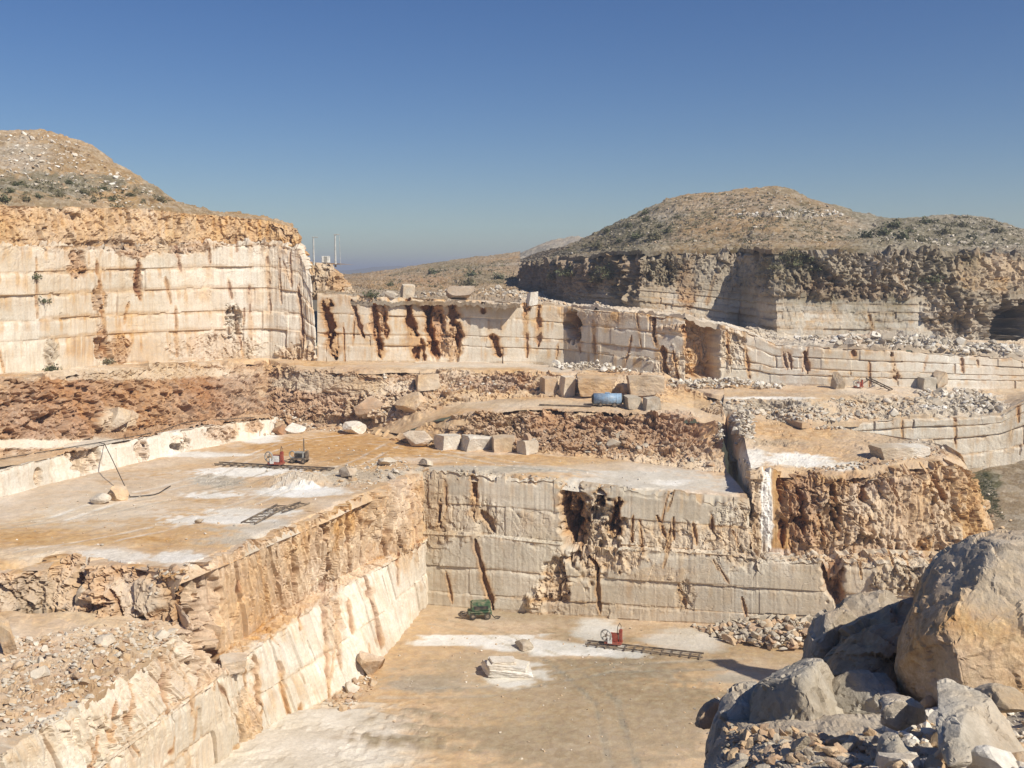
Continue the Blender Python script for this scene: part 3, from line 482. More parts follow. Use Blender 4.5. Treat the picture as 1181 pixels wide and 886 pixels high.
surf('rock_face', [wb2, wt2], .13, MW, 'long cream cut wall across the middle distance split by rust-red clefts', lifts=[0, .26, .42, .72, 1], spacing=(2.2, 6.5), blk=.09, groove=(.05, .2), rough=.02, ramp_amp=.8, seed=111, base=(.06, .0, .01, .0), var=(.14, .06, .06, .12), drip=.55, vs_masks=sec_m, nfiss=10, gskip=.75,
     patches=[P_('b', 811, 405, 19, 36, o=.62, r=.12, rough=.55, push=-3.4, k=.12), P_('e', 660, 376, 9, 20, o=.3, r=.3, rough=.6, push=-2.2), P_('e', 503, 385, 12, 34, r=.6, o=.5, rough=.6, push=-.8), P_('e', 436, 370, 9, 28, r=.35, o=.5, rough=.5, push=-.5), P_('e', 520, 400, 12, 20, o=.55, r=.25, rough=.5),
              P_('e', 780, 420, 24, 16, o=.25, rough=.3), P_('e', 843, 400, 18, 30, o=.22, g=.1, rough=.5), P_('e', 608, 350, 6, 9, o=.6, r=.2, rough=.5, push=-.5), P_('e', 1150, 445, 60, 6, o=.1), P_('e', 690, 365, 60, 12, o=.3, r=.06, rough=.08), P_('e', 795, 378, 40, 5, o=.4, r=.2, rough=.4)],
     fiss=[(376, 345, 387, 412, 6.075, 2.4, 0.675), (405, 345, 421, 392, 3.12, 1.05, 0.6), (432, 345, 440, 412, 6.075, 2, 0.6), (442, 350, 447, 390, 3.6, 1.2, 0.6), (471, 345, 480, 414, 6.075, 2.4, 0.675), (480, 380, 490, 415, 3.6, 1.2, 0.6), (492, 345, 502, 412, 8.505, 2.6, 0.675), (520, 345, 528, 410, 6.075, 2.4, 0.675), (508, 350, 512, 375, 4.32, 1.35, 0.6), (557, 348, 559, 362, 3.6, 1.2, 0.525), (570, 385, 578, 412, 6.075, 1.8, 0.6), (605, 352, 608, 410, 2.2, 0.5, 0.45), (621, 352, 622, 398, 3.12, 0.9, 0.45), (655, 360, 664, 392, 6.075, 3.2, 0.45), (684, 370, 686, 410, 1.6, 0.4, 0.45), (752, 365, 757, 400, 3.6, 1.2, 0.525), (764, 400, 769, 437, 3.6, 1.35, 0.375), (777, 405, 782, 436, 2, 0.6, 0.3), (790, 375, 793, 415, 4.32, 1.5, 0.675), (838, 380, 842, 420, 1.6, 0.4, 0.375), (860, 400, 864, 435, 1.6, 0.4, 0.375), (903, 400, 908, 426, 2.4, 0.6, 0.6), (910, 402, 912, 425, 2, 0.6, 0.675), (928, 404, 931, 430, 3.6, 1.05, 0.6), (1029, 408, 1034, 440, 3.12, 1.5, 0.3), (1110, 412, 1112, 430, 1.6, 0.5, 0.375), (984, 404, 985, 414, 2.4, 0.6, 0.6), (1128, 415, 1129, 424, 1.5, 0.4, 0.375)])
# --- ground behind the second wall, third (far) wall, hills
cp = [366, 430, 480, 540, 600]; pa = [D(x, y, Y) for x, y, Y in zip(cp, [339, 343, 345, 346, 349], [134.6, 133.6, 134.4, 134.6, 133.6])]
pb = [D(366,331,160), D(430,335,178), D(480,337,190), D(540,334,198), D(598,333,204)]
pc = [D(366,328,230), D(425,322,290), D(480,309,310), D(540,301,330), D(600,294,340)]
pd = [D(366,322,400), D(420,316,420), D(470,310,430), D(530,301,440), D(600,290,440)]
surf('terrain', [pa, pb, pc, pd], .7, MH, 'olive-brown scrub slope rising to the skyline behind the middle wall', resv=.9, disp='z', base=(.5, .25, .2, .0), var=(.2, .14, .2, .14), und=1.2, und_s=.06, rough=.25, ramp_amp=1.0, bitty=.25, seed=121, veg=.12, cap=0, skirt=.5, nsc=.05,
     patches=[P_('e', 500, 325, 50, 8, r=.4, o=.5, veg=0), P_('e', 440, 340, 60, 6, g=.4, d=.2, veg=.1), P_('e', 560, 322, 50, 10, veg=.45), P_('e', 520, 306, 60, 4, veg=.5), P_('e', 560, 347, 60, 5, r=.3, d=.2, o=.3, veg=0)])
t3x = [600, 660, 737, 790, 853, 897, 950, 1010, 1060, 1120, 1150, 1181, 1260, 1400]
t3b = [D(*q) for q in zip(t3x, [335, 350, 360, 367, 379, 387, 388, 389, 389, 391, 392, 393, 397, 402], [204, 172, 151, 150.5, 150, 138.5, 138.5, 139, 139, 140, 143, 144, 144, 144])]
t3t = [D(*q) for q in zip([600, 650, 742, 790, 856, 892, 950, 1010, 1060, 1120, 1150, 1181, 1260, 1400], [304, 299, 293, 291, 290, 289, 287, 287, 288, 289, 290, 291, 293, 300], [208, 176, 154, 153.5, 153, 143, 143, 143.5, 143.5, 144.5, 147, 148, 148, 148])]
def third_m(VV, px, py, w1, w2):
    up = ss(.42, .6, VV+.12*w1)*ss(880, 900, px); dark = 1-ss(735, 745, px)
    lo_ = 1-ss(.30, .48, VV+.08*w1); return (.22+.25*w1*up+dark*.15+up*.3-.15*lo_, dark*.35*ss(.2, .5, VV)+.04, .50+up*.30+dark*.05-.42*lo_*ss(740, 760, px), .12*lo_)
surf('rock_face', [t3b, t3t], .2, MT, 'tall weathered far wall on the right, banded pale cuts under grey-olive crags', lifts=[0, .09, .18, .27, .36, .45, .56, .68, 1], spacing=(4, 12), blk=.2, groove=(.08, .3), gskip=.7, rough=.05, ramp_amp=1.4, lip=1.5, seed=131, base=(.0, .0, .05, .0), var=(.14, .06, .16, .10), drip=.4, vs_masks=third_m, veg=.05, nfiss=14,
     rough_v=([0, .5, .62, 1], [0, .05, .15, .45]),
     patches=[P_('b', 1010, 315, 112, 26, rough=.75, g=.55, o=.3, veg=.12, k=.4), P_('e', 975, 338, 60, 10, r=.5, o=.5, rough=.5), P_('e', 935, 325, 20, 16, r=.45, o=.4, rough=.6), P_('e', 1110, 355, 44, 40, rough=.8, g=.5, o=.35, veg=.08), P_('e', 1090, 372, 20, 20, r=.12, o=.4, rough=.6), P_('e', 1140, 315, 50, 26, o=.55, g=.25, rough=.4),
              P_('e', 792, 330, 12, 30, r=.35, o=.55, rough=.25), P_('e', 640, 325, 60, 18, r=.5, g=.4, rough=.5, d=0), P_('e', 725, 325, 18, 26, o=.3, g=.4, rough=.9), P_('e', 760, 310, 24, 20, g=.5, rough=.7, veg=.1), P_('e', 915, 310, 40, 20, g=.65, veg=.3, rough=.6), P_('e', 1165, 372, 26, 24, rough=.7, push=-7, g=.5), P_('b', 960, 370, 62, 12, d=.1, g=.1, o=.1, k=.2)],
     fiss=[(957, 320, 960, 340, 3, 1, .6), (962, 350, 964, 360, 2, .6, .5), (1002, 362, 1008, 385, 2, .6, .4), (940, 310, 942, 335, 3, 1, .2)])
pf = [D(x, y-.5, Y+.6) for x, y, Y in zip([600, 650, 690, 745, 790, 835, 872, 892, 950, 1010, 1060, 1120, 1181, 1260, 1400], [349, 353, 357, 362, 368, 374, 386, 397, 400, 404, 406, 410, 414, 418, 425], [wb2[k][1]+.8 for k in (4, 5, 6, 7, 8, 9, 10, 11, 12, 13, 14, 15, 16, 17, 18)])]
pk = [D(*q) for q in zip([600, 660, 700, 737, 790, 825, 853, 897, 950, 1010, 1060, 1120, 1181, 1260, 1400], [335, 350, 355, 360, 367, 373, 379, 387, 388, 389, 389, 391, 393, 397, 402], [204, 172, 161, 151, 150.5, 150.3, 150, 138.5, 138.5, 139, 139, 140, 144, 144, 144])]
surf('ground', [pf, pk], .3, MG, 'rubble-strewn terrace on top of the middle wall below the far wall', disp='z', base=(.34, .10, .25, .06), var=(.2, .12, .2, .14), und=.7, und_s=.15, rough=.3, ramp_amp=.8, bitty=.12, seed=133, cap=3, skirt=.6,
     patches=[P_('e', 990, 395, 60, 6, r=.35, g=.2, rough=.3, push=.4), P_('e', 1060, 398, 60, 8, g=.5, o=.2, rough=.7, push=.5), P_('e', 1160, 405, 40, 8, g=.4, rough=.6)])
hx = [600, 650, 742, 790, 856, 892, 950, 1010, 1060, 1120, 1150, 1181, 1260, 1400]
h0 = [q+np.array((0, .8, 0)) for q in t3t]
h1 = [D(*q) for q in zip(hx, [302, 295, 284, 281, 279, 280, 281, 279, 280, 281, 282, 284, 287, 296], [216, 192, 172, 169, 167, 162, 162, 162, 162, 163, 164, 165, 166, 168])]
h2 = [D(*q) for q in zip(hx, [300, 289, 264, 255, 247, 246, 250, 259, 262, 262, 264, 272, 283, 296], [224, 202, 186, 184, 182, 180, 182, 186, 186, 188, 190, 192, 196, 200])]
h3 = [D(*q) for q in zip([600, 650, 730, 785, 850, 905, 960, 1012, 1062, 1110, 1142, 1181, 1260, 1400], [300, 283, 246, 225, 214, 214, 236, 250.5, 249, 246, 247, 265, 282, 300], [232, 214, 206, 208, 210, 212, 212, 212, 212, 214, 216, 218, 222, 230])]
h4 = [q+np.array((0, 45, -14)) for q in h3]
def hill_m(VV, px, py, w1, w2):
    g = ss(960, 1010, px); l_ = 1-ss(745, 800, px)
    return (.68*(1-g)-.25*l_+.2*w1+.15*g, .14*(1-g), .36+.34*g+.3*l_, 0*px)
surf('hill', [h0, h1, h2, h3, h4], .45, MH, 'rounded spoil hill of grey-tan rubble above the far wall', disp='nz', base=(0, .02, 0, 0), var=(.22, .06, .2, .12), und=1.5, und_s=.07, rough=.22, ramp_amp=.9, an=(.8, 1.9, 4.0), bitty=.18, seed=141, veg=.24, vs_masks=hill_m, cap=0, skirt=.6, nsc=.09,
     patches=[P_('e', 850, 266, 70, 12, o=.62, g=.15, r=.12, veg=0, rough=.15), P_('e', 870, 232, 55, 12, o=.5, g=.3, veg=0, rough=.15), P_('e', 740, 265, 44, 16, veg=.45, g=.5, o=.1), P_('e', 690, 280, 44, 10, veg=.35, g=.6), P_('e', 1080, 266, 100, 14, veg=.35, g=.7, o=.1), P_('e', 900, 246, 60, 4, d=.3, g=.3, rough=.6), P_('e', 1020, 275, 60, 6, veg=.4)])
# left spoil hill over the cliff
q0 = [q+np.array((-.2, .8, -.05)) for q in ct[:9]]
q1 = [D(*q) for q in zip([-160, 0, 60, 100, 150, 200, 250, 305, 338], [205, 207, 208, 208, 214, 237, 244, 250.5, 258], [112, 122, 126, 130, 133, 136, 138, 143, 145])]
q2 = [D(*q) for q in zip([-160, 0, 62, 104, 152, 203, 250, 300, 330], [150, 151, 152.5, 165, 198, 235, 245, 250, 256], [128, 140, 142, 143, 144, 145, 146, 150, 152])]
q3 = [q+np.array((-6, 40, -9)) for q in q2]
surf('hill', [q0, q1, q2, q3], .3, MH, 'tan spoil mound strewn with pale rubble at the top left', disp='nz', base=(.66, .06, .12, .0), var=(.22, .06, .2, .14), und=.8, und_s=.12, rough=.25, ramp_amp=.8, an=(.8, 1.9, 4.0), bitty=.12, seed=151, veg=.05, cap=0, skirt=.6, nsc=.12,
     patches=[P_('e', 50, 212, 110, 16, veg=.35, g=.5, o=.2), P_('e', 110, 180, 36, 14, o=.6, g=.1, veg=0), P_('e', 180, 222, 40, 12, veg=.2, g=.5), P_('e', 25, 180, 40, 20, d=.3, g=.3)])
# ochre outcrop behind the cliff end
ob = [V(*(D(345,341,152))), D(362,341.5,150), D(385,342,149), D(402,344,149.5), D(412,342,156), D(408,340,175)]
ot = [D(345,303,153), D(360,303,151.5), D(384,304,150.5), D(391,316,151.5), D(399,330,157), D(396,322,176)]
surf('rock_face', [ob, ot], .2, MW, 'small ochre rock outcrop below the two poles', lifts=[0, .5, 1], spacing=(1.5, 4), blk=.3, rough=.35, ramp_amp=.9, seed=161, base=(.45, .05, .1, 0), drip=.3, cap=8, patches=[P_('e', 390, 325, 12, 16, o=.75, r=.2, rough=.6)])
# distant country
surf('ground', [np.array([[-7000, y, z], [-120, y, z], [120, y, z], [7000, y, z]]) for y, z in ((228, 16), (480, 17), (7500, 17))], 60, MH, 'distant flat country beyond the quarry', resv=70, disp='z', base=(.3, .0, .4, 0), und=2, und_s=.01, veg=.4, cap=0, skirt=0, seed=171, nsc=.01, coll=False)
fx = [300, 380, 430, 470, 520, 580, 650, 760]; fy = [316, 313, 309.5, 306.5, 303.5, 302, 302, 306]
surf('hill', [[D(x, 316, 2600) for x in fx], [D(x, y, 2900) for x, y in zip(fx, fy)], [D(x, y+6, 3500) for x, y in zip(fx, fy)]], 30, MH, 'far blue ridge on the horizon', disp='z', base=(.1, 0, .5, 0), und=8, und_s=.008, veg=.5, cap=0, skirt=40, seed=173, nsc=.005, coll=False)
gx = [520, 560, 600, 630, 660, 690, 740, 820]; gy = [302, 299, 291, 279, 273, 276, 285, 300]
surf('hill', [[D(x, 312, 470) for x in gx], [D(x, y, 560) for x, y in zip(gx, gy)], [D(x, y+10, 700) for x, y in zip(gx, gy)]], 2.2, MH, 'pale far spoil hill behind the dark wall', disp='z', base=(.30, .0, .2, .2), und=3, und_s=.03, rough=.3, ramp_amp=1.5, veg=.05, cap=0, skirt=5, seed=175, nsc=.03, coll=False)
# near rim under the camera and the boulder slope
Xr = [-40, -10, -1, 1.2, 2.0, 3.0, 5, 8, 14, 24]
F0 = [V(x, -7, 30.4) for x in Xr]
Fm = [V(-40,-2,30.2), V(-10,-1,30.2), V(-1,0,30.2), V(1.2,1.5,29.9), V(2,4,29.2), V(3,6,28.5), V(5,7,28.2), V(8,8,28.2), V(14,9,28.4), V(24,10,28.8)]
Fe = [V(-40,2,29.8), V(-10,2,29.7), V(-1,2,29.6), V(1.2,3.5,29.3), V(2,10.5,26.2), V(2.9,13,26.0), V(5,15.3,25.4), V(8,16.5,25.4), V(14,18,26.2), V(24,20,26.8)]
Fd = [V(-40,4,20), V(-10,3.5,20), V(-1,3.5,20), V(1.4,6,19), V(2.6,12,17), V(4,16,16), V(6,20,15), V(9,21,15), V(16,23,16), V(26,26,17)]
Ff = [V(-40,12,-.5), V(-10,8,-.5), V(-1,8,-.5), V(3,10,-.5), V(5,17,-.5), V(7,22,-.5), V(9,27,-.5), V(12,29,-.5), V(20,32,-.5), V(30,36,-.5)]
surf('ground', [F0, Fm, Fe, Fd, Ff], .09, MF, 'near rim of dirt and broken stone falling away into the pit', resv=.12, disp='nz', base=(.35, .04, .3, .05), var=(.2, .1, .2, .15), und=.2, und_s=.7, rough=.06, ramp_amp=.3, bitty=.03, seed=181, cap=0, skirt=0, nsc=.6, rsc=3.0)
# unseen rim right of the frame, its spike added to shade the pit floor
rb_ = [V(38,72,-.5), V(37.5,66,-.5), V(36.8,64.8,-.5), V(36.5,63,-.5), V(36.6,61,-.5), V(37,59.5,-.5), V(38,50,-.5)]
rt_ = [V(40,72,2), V(39,66,2.5), V(37.3,64.6,21), V(36.8,63,26), V(37.2,61.4,22), V(39,59,2.5), V(40,50,2)]
surf('rock_face', [rb_, rt_], .3, MW, 'unseen broken rock rim with a tall spike added to shade the pit floor', lifts=[0, 1], rough=.5, ramp_amp=.7, base=(.5, .1, .2, 0), seed=191, cap=2)
BVH = BVHTree.FromPolygons(np.concatenate(BV).tolist(), np.concatenate(BF).tolist())
def hit(px, py):
    d = ray(px, py); r = BVH.ray_cast(Vector(CAM), Vector(d).normalized())
    return np.array(r[0]) if r[0] is not None else None
def drop(x, y, z=70):
    r = BVH.ray_cast(Vector((x, y, z)), Vector((0, 0, -1)))
    return (np.array(r[0]), np.array(r[1])) if r[0] is not None else (None, None)
# ================================================================== ROCK SHAPES
def ico(n):
    bm = bmesh.new(); bmesh.ops.create_icosphere(bm, subdivisions=n, radius=1.0)
    v = np.array([x.co[:] for x in bm.verts]); f = np.array([[y.index for y in x.verts] for x in bm.faces]); bm.free(); return v, f
ICO = {n: ico(n) for n in (1, 2, 3, 4, 5)}
def rock_shape(seed, n=3, cuts=11, blocky=0., noise=.05, ang=0):
    r = np.random.default_rng(seed); v, f = ICO[n]; v = v.copy()*1.35
    if blocky:
        pl = [(V(*d)+r.normal(0, .09, 3), .78) for d in ((1,0,0),(-1,0,0),(0,1,0),(0,-1,0),(0,0,1),(0,0,-1))]+[(r.normal(size=3), r.uniform(1.05, 1.2)) for _ in range(4)]
    else: pl = [(r.normal(size=3), r.uniform(.40, .95) if ang else r.uniform(.5, .95)) for _ in range(cuts)]
    for d, k in pl:
        d = d/np.linalg.norm(d); s = v@d; m = s > k; v[m] -= np.outer(s[m]-k, d)
    v = v+v/np.maximum(np.linalg.norm(v, axis=1)[:, None], .1)*(noise*fbm(v*2.2+seed, 4, seed)+(.45*noise*fbm(v*7+seed, 3, seed+1) if n > 3 else 0))[:, None]
    v -= (v.max(0)+v.min(0))/2; v /= (v.max(0)-v.min(0)); v[:, 2] += .5
    return v, f
def rock_masks(v, seed, o, r, g, d, amp=.3, fr=1.6):
    q = v*fr+seed*1.7
    mk = np.stack([o+amp*fbm(q, 3, seed), r+amp*.6*fbm(q+9, 3, seed+1), g+amp*fbm(q+19, 3, seed+2), d+amp*.6*fbm(q+31, 3, seed+3)], 1)
    return mk, np.stack([np.zeros(len(v)), np.zeros(len(v)), .5+.4*fbm(q*1.4, 3, seed+4), np.ones(len(v))], 1)
def boulder(name, px, py, wp, hp, label, seed, blocky=0., yaw=None, mask=(.2, .05, .2, .1), dep=.8, cat='boulder', group=None, sink=.08, n=4, Y=None, mat=None, tilt=0.):
    p = hit(px, py) if Y is None else D(px, py, Y)
    dist = (p-CAM)@V(0, cP, -sP); w, h = wp*dist/F, hp*dist/F*1.06
    v, f = rock_shape(seed, n, blocky=blocky, noise=.055 if blocky else .085)
    r = np.random.default_rng(seed+1); yaw = r.uniform(-.5, .5) if yaw is None else yaw
    v = v*[w, w*dep, h]; ca, sa = math.cos(yaw), math.sin(yaw)
    q = v.copy(); q[:, 0] = v[:, 0]*ca-v[:, 1]*sa; q[:, 1] = v[:, 0]*sa+v[:, 1]*ca; k = w/(q[:, 0].max()-q[:, 0].min()); q[:, :2] *= k
    if tilt: q[:, 2] += q[:, 0]*tilt
    q[:, 2] -= sink*h
    mk, mk2 = rock_masks(q, seed, *mask, fr=1.0/max(.3, w*.4))
    return link(name, mk_mesh(name, q, f, mat or MR, mk, mk2), label=label, cat=cat, group=group, loc=p+V(0, .3*w*dep, 0))
def hull_rock(name, pts, label, seed, back=1.2, res=.05, amp=.05, mask=(.3, .05, .3, .0), cat='boulder', facet=.10, fr=1.2):
    P3 = [D(*q) for q in pts]; dirv = V(.12, 1, -.42)
    P3 += [q+dirv*back*(.75+.3*((i*37) % 7)/7)+V(0, 0, -.02) for i, q in enumerate(P3)]
    bm = bmesh.new()
    for q in P3: bm.verts.new(q)
    res_ = bmesh.ops.convex_hull(bm, input=bm.verts)
    bmesh.ops.delete(bm, geom=[g for g in bm.verts if not g.link_faces], context='VERTS')
    for _ in range(9):
        es = [e for e in bm.edges if e.calc_length() > res*1.6]
        if not es: break
        bmesh.ops.subdivide_edges(bm, edges=es, cuts=1); bmesh.ops.triangulate(bm, faces=[q for q in bm.faces if len(q.verts) > 3])
    bmesh.ops.smooth_vert(bm, verts=bm.verts, factor=.4, use_axis_x=True, use_axis_y=True, use_axis_z=True)
    bm.verts.index_update(); bm.normal_update()
    v = np.array([q.co[:] for q in bm.verts]); nn = np.array([q.normal[:] for q in bm.verts]); f = np.array([[y.index for y in x.verts] for x in bm.faces]); bm.free()
    rr = np.random.default_rng(seed+50); ctr = (v.max(0)+v.min(0))/2; ext = (v.max(0)-v.min(0))/2; sz = ext.max()*2; v = ctr+(v-ctr)*1.10
    for k in range(46):
        dn = rr.normal(size=3)*[1, 1, .8]-V(0, .5, 0); dn /= np.linalg.norm(dn); h_ = v@dn; cut = h_.max()-sz*(rr.uniform(.05, .135) if k < 13 else rr.uniform(.004, .035)); m_ = h_ > cut; v[m_] -= np.outer(h_[m_]-cut, dn)
    E = np.concatenate([f[:, [0, 1]], f[:, [1, 2]], f[:, [2, 0]]]); E = np.concatenate([E, E[:, ::-1]]); cnt = np.bincount(E[:, 0], minlength=len(v))
    for _ in range(2):
        acc = np.stack([np.bincount(E[:, 0], weights=v[E[:, 1], q_], minlength=len(v)) for q_ in range(3)], 1); v = .45*v+.55*acc/np.maximum(cnt, 1)[:, None]
    nn = (v-ctr)/ext**1.5; nn /= np.linalg.norm(nn, axis=1)[:, None]
    f1, f2, iv = worley(v*2.0+seed, seed); g1, g2, iw = worley(v*5.5+seed, seed+3)
    dsp = facet*.55*(iv-.5)+facet*.20*(iw-.5)+amp*.40*fbm(v*1.3, 3, seed)+amp*.22*fbm(v*5, 4, seed+5)+amp*.10*fbm(v*17, 3, seed+6)-facet*.12*(1-ss(0, .04, f2-f1))
    v = v+nn*dsp[:, None]; c = v.mean(0); c[2] = v[:, 2].min(); v = v-c
    mk, mk2 = rock_masks(v, seed, *mask, amp=.45, fr=fr)
    mk2[:, 2] = .5*mk2[:, 2]+.5*np.clip(iv*.6+iw*.4, 0, 1); mk2[:, 1] = .12*(1-ss(0, .03, f2-f1))
    if seed == 3:
        t = ss(-.15, .35, v[:, 0]*.45+(v[:, 2]-.55*v[:, 2].max())*.75+.25*fbm(v*1.6, 3, 4)); mk[:, 0] -= .6*t; mk[:, 2] = mk[:, 2]*(1-.5*t)+.06*t
    return link(name, mk_mesh(name, v, f, MF, mk, mk2), label=label, cat=cat, loc=c)
# ------------------------------------------------------------------ foreground boulders
hull_rock('boulder', [(1060,806,11.7),(1071,765,11.7),(1079,715,12.1),(1086,676,12.4),(1102,646,12.8),(1120,632,13),(1150,622,12.9),(1195,622,12.7),(1262,650,12.5),(1275,810,12),(1128,806,10.9),(1138,735,11.1),(1146,705,11.3),(1125,655,11.9),(1215,705,11.2),(1230,810,10.8),(1160,845,11.4),(1190,640,12.2)],
          'huge ochre boulder with a pale grey chipped top, tallest rock at the right edge', 3, back=1.2, mask=(.88, .02, .05, .05), res=.045, amp=.05, facet=.08, fr=.9)
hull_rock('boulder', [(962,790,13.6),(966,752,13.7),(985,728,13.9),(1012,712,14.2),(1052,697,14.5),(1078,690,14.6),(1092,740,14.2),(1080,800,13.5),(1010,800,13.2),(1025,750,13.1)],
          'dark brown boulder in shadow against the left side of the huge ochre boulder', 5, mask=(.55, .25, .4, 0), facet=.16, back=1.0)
hull_rock('boulder', [(868,868,12),(873,838,12),(884,800,12.2),(896,772,12.4),(910,756,12.6),(938,752,12.7),(958,764,12.7),(970,800,12.4),(975,862,12),(925,874,11.5),(918,800,11.7),(950,790,11.9)],
          'large upright grey boulder with a sunlit flaky top, in the dark boulder group', 7, mask=(.15, .02, .55, 0), facet=.10, back=.9, res=.04)
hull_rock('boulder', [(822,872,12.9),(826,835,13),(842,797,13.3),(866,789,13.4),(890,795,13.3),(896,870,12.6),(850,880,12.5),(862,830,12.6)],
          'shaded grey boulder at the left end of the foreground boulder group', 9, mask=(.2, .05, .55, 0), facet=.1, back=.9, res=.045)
hull_rock('boulder', [(932,772,14.4),(936,738,14.6),(952,712,14.9),(980,700,15),(1004,706,15),(1008,760,14.5),(970,778,14.2),(975,735,14.4)],
          'sunlit grey-tan boulder between the upright grey boulder and the dark brown one', 11, mask=(.3, .08, .35, .05), facet=.14, back=.8, res=.05)
hull_rock('boulder', [(960,735,15.4),(968,705,15.6),(985,690,15.8),(1020,685,15.9),(1044,692,15.9),(1055,715,15.6),(1045,740,15.2),(1005,738,15.1)],
          'rounded grey boulder with an orange side at the back of the boulder group', 13, mask=(.35, .1, .4, 0), facet=.12, back=.8, res=.05)
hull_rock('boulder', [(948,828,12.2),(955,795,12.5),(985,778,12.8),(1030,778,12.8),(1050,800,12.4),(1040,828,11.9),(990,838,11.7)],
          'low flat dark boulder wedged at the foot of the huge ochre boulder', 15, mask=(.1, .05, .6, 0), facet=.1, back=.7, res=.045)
hull_rock('boulder', [(1005,818,9.40),(1022,803,9.59),(1040,800,9.69),(1070,810,9.59),(1074,832,9.31),(1055,850,9.03),(1022,836,9.03),(1036,818,9.07)],
          'pale angular stone with a flat top in front of the low flat dark boulder', 17, mask=(.25, .0, .15, .15), facet=.06, back=.45, res=.03, amp=.025)
hull_rock('boulder', [(1012,870,8.37),(1018,845,8.56),(1040,838,8.65),(1062,850,8.56),(1078,880,8.28),(1072,905,8.00),(1035,905,8.00),(1042,868,8.10)],
          'pale wedge-shaped stone at the bottom edge below the flat-topped stone', 19, mask=(.15, .0, .3, .1), facet=.06, back=.4, res=.028, amp=.025)
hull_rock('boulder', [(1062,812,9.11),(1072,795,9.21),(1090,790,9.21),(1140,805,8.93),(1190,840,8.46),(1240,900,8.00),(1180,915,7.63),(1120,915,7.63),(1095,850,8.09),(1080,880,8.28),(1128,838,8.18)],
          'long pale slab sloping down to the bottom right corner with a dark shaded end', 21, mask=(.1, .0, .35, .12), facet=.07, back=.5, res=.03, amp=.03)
hull_rock('boulder', [(1086,872,7.72),(1094,853,7.81),(1112,850,7.81),(1126,860,7.72),(1124,882,7.53),(1100,886,7.44)],
          'small grey stone lying against the long pale slab at the bottom', 23, mask=(.2, .0, .45, .0), facet=.05, back=.25, res=.02, amp=.02)
hull_rock('boulder', [(1130,820,9.79),(1128,800,9.88),(1150,790,9.97),(1195,795,9.88),(1215,818,9.59),(1170,830,9.50)],
          'flat ochre-edged rock on top of the long pale slab by the right edge', 25, mask=(.45, .05, .25, .0), facet=.06, back=.5, res=.03, amp=.03)
hull_rock('boulder', [(1090,806,10.08),(1098,792,10.18),(1125,793,10.18),(1140,806,9.98),(1110,812,9.89)],
          'thin ochre and white flake of rock leaning at the foot of the huge boulder', 27, mask=(.35, .0, .1, .2), facet=.05, back=.35, res=.025, amp=.02)
hull_rock('boulder', [(803,838,16),(808,815,16.2),(822,806,16.4),(842,810,16.3),(846,838,15.9),(824,846,15.7)],
          'reddish boulder at the lip of the drop left of the shaded grey boulder', 29, mask=(.5, .35, .1, 0), facet=.09, back=.5, res=.04, amp=.03)
hull_rock('boulder', [(925,900,9.5),(935,868,9.8),(965,852,10),(1000,858,9.9),(1012,890,9.4),(970,910,9.1)],
          'dim brown rock half buried at the bottom between the upright boulder and the wedge stone', 31, mask=(.35, .15, .4, 0), facet=.08, back=.5, res=.035)
# ------------------------------------------------------------------ stones scattered: templates, single stones, heaps
TPL = [rock_shape(200+k, 2 if k < 8 else 3, cuts=9, noise=.025, ang=1) for k in range(12)]
PAL = {'pale': (.15, .0, .18, .2), 'ochre': (.6, .06, .08, .0), 'grey': (.2, .02, .5, .05), 'red': (.4, .45, .1, 0), 'white': (.05, .0, .1, .5), 'dark': (.2, .15, .7, .0)}
TM = {}
def stone_mesh(k, pal):
    if (k, pal) not in TM:
        v, f = TPL[k]; mk, mk2 = rock_masks(v, k*3+len(pal), *PAL[pal]); TM[(k, pal)] = mk_mesh('rubble_stone', v, f, MR, mk, mk2)
    return TM[(k, pal)]
def scatter_points(n, poly, rs):
    poly = np.array(poly, float); lo, hi = poly.min(0), poly.max(0); out = []
    tries = 0
    while len(out) < n and tries < n*40:
        tries += 1; x, y = rs.uniform(lo, hi); c = False; j = len(poly)-1
        for i in range(len(poly)):
            if (poly[i][1] > y) != (poly[j][1] > y) and x < (poly[j][0]-poly[i][0])*(y-poly[i][1])/(poly[j][1]-poly[i][1])+poly[i][0]: c = not c
            j = i
        if c: out.append((x, y))
    return out
def plan(pxpoly): return [tuple(q[:2]) for q in (hit(x, y) for x, y in pxpoly) if q is not None]
SMK = {}
def small_masks(k, pal, j):
    if (k, pal, j) not in SMK: SMK[(k, pal, j)] = rock_masks(TPL[k][0], j*7+k, *PAL[pal], amp=.15)
    return SMK[(k, pal, j)]
def rotm(rs, flat=.35):
    a, b_, c = rs.uniform(0, 6.28), rs.normal(0, flat), rs.normal(0, flat)
    Rz = np.array([[math.cos(a), -math.sin(a), 0], [math.sin(a), math.cos(a), 0], [0, 0, 1]]); Rx = np.array([[1, 0, 0], [0, math.cos(b_), -math.sin(b_)], [0, math.sin(b_), math.cos(b_)]])
    Ry = np.array([[math.cos(c), 0, math.sin(c)], [0, 1, 0], [-math.sin(c), 0, math.cos(c)]]); return Rz@Rx@Ry
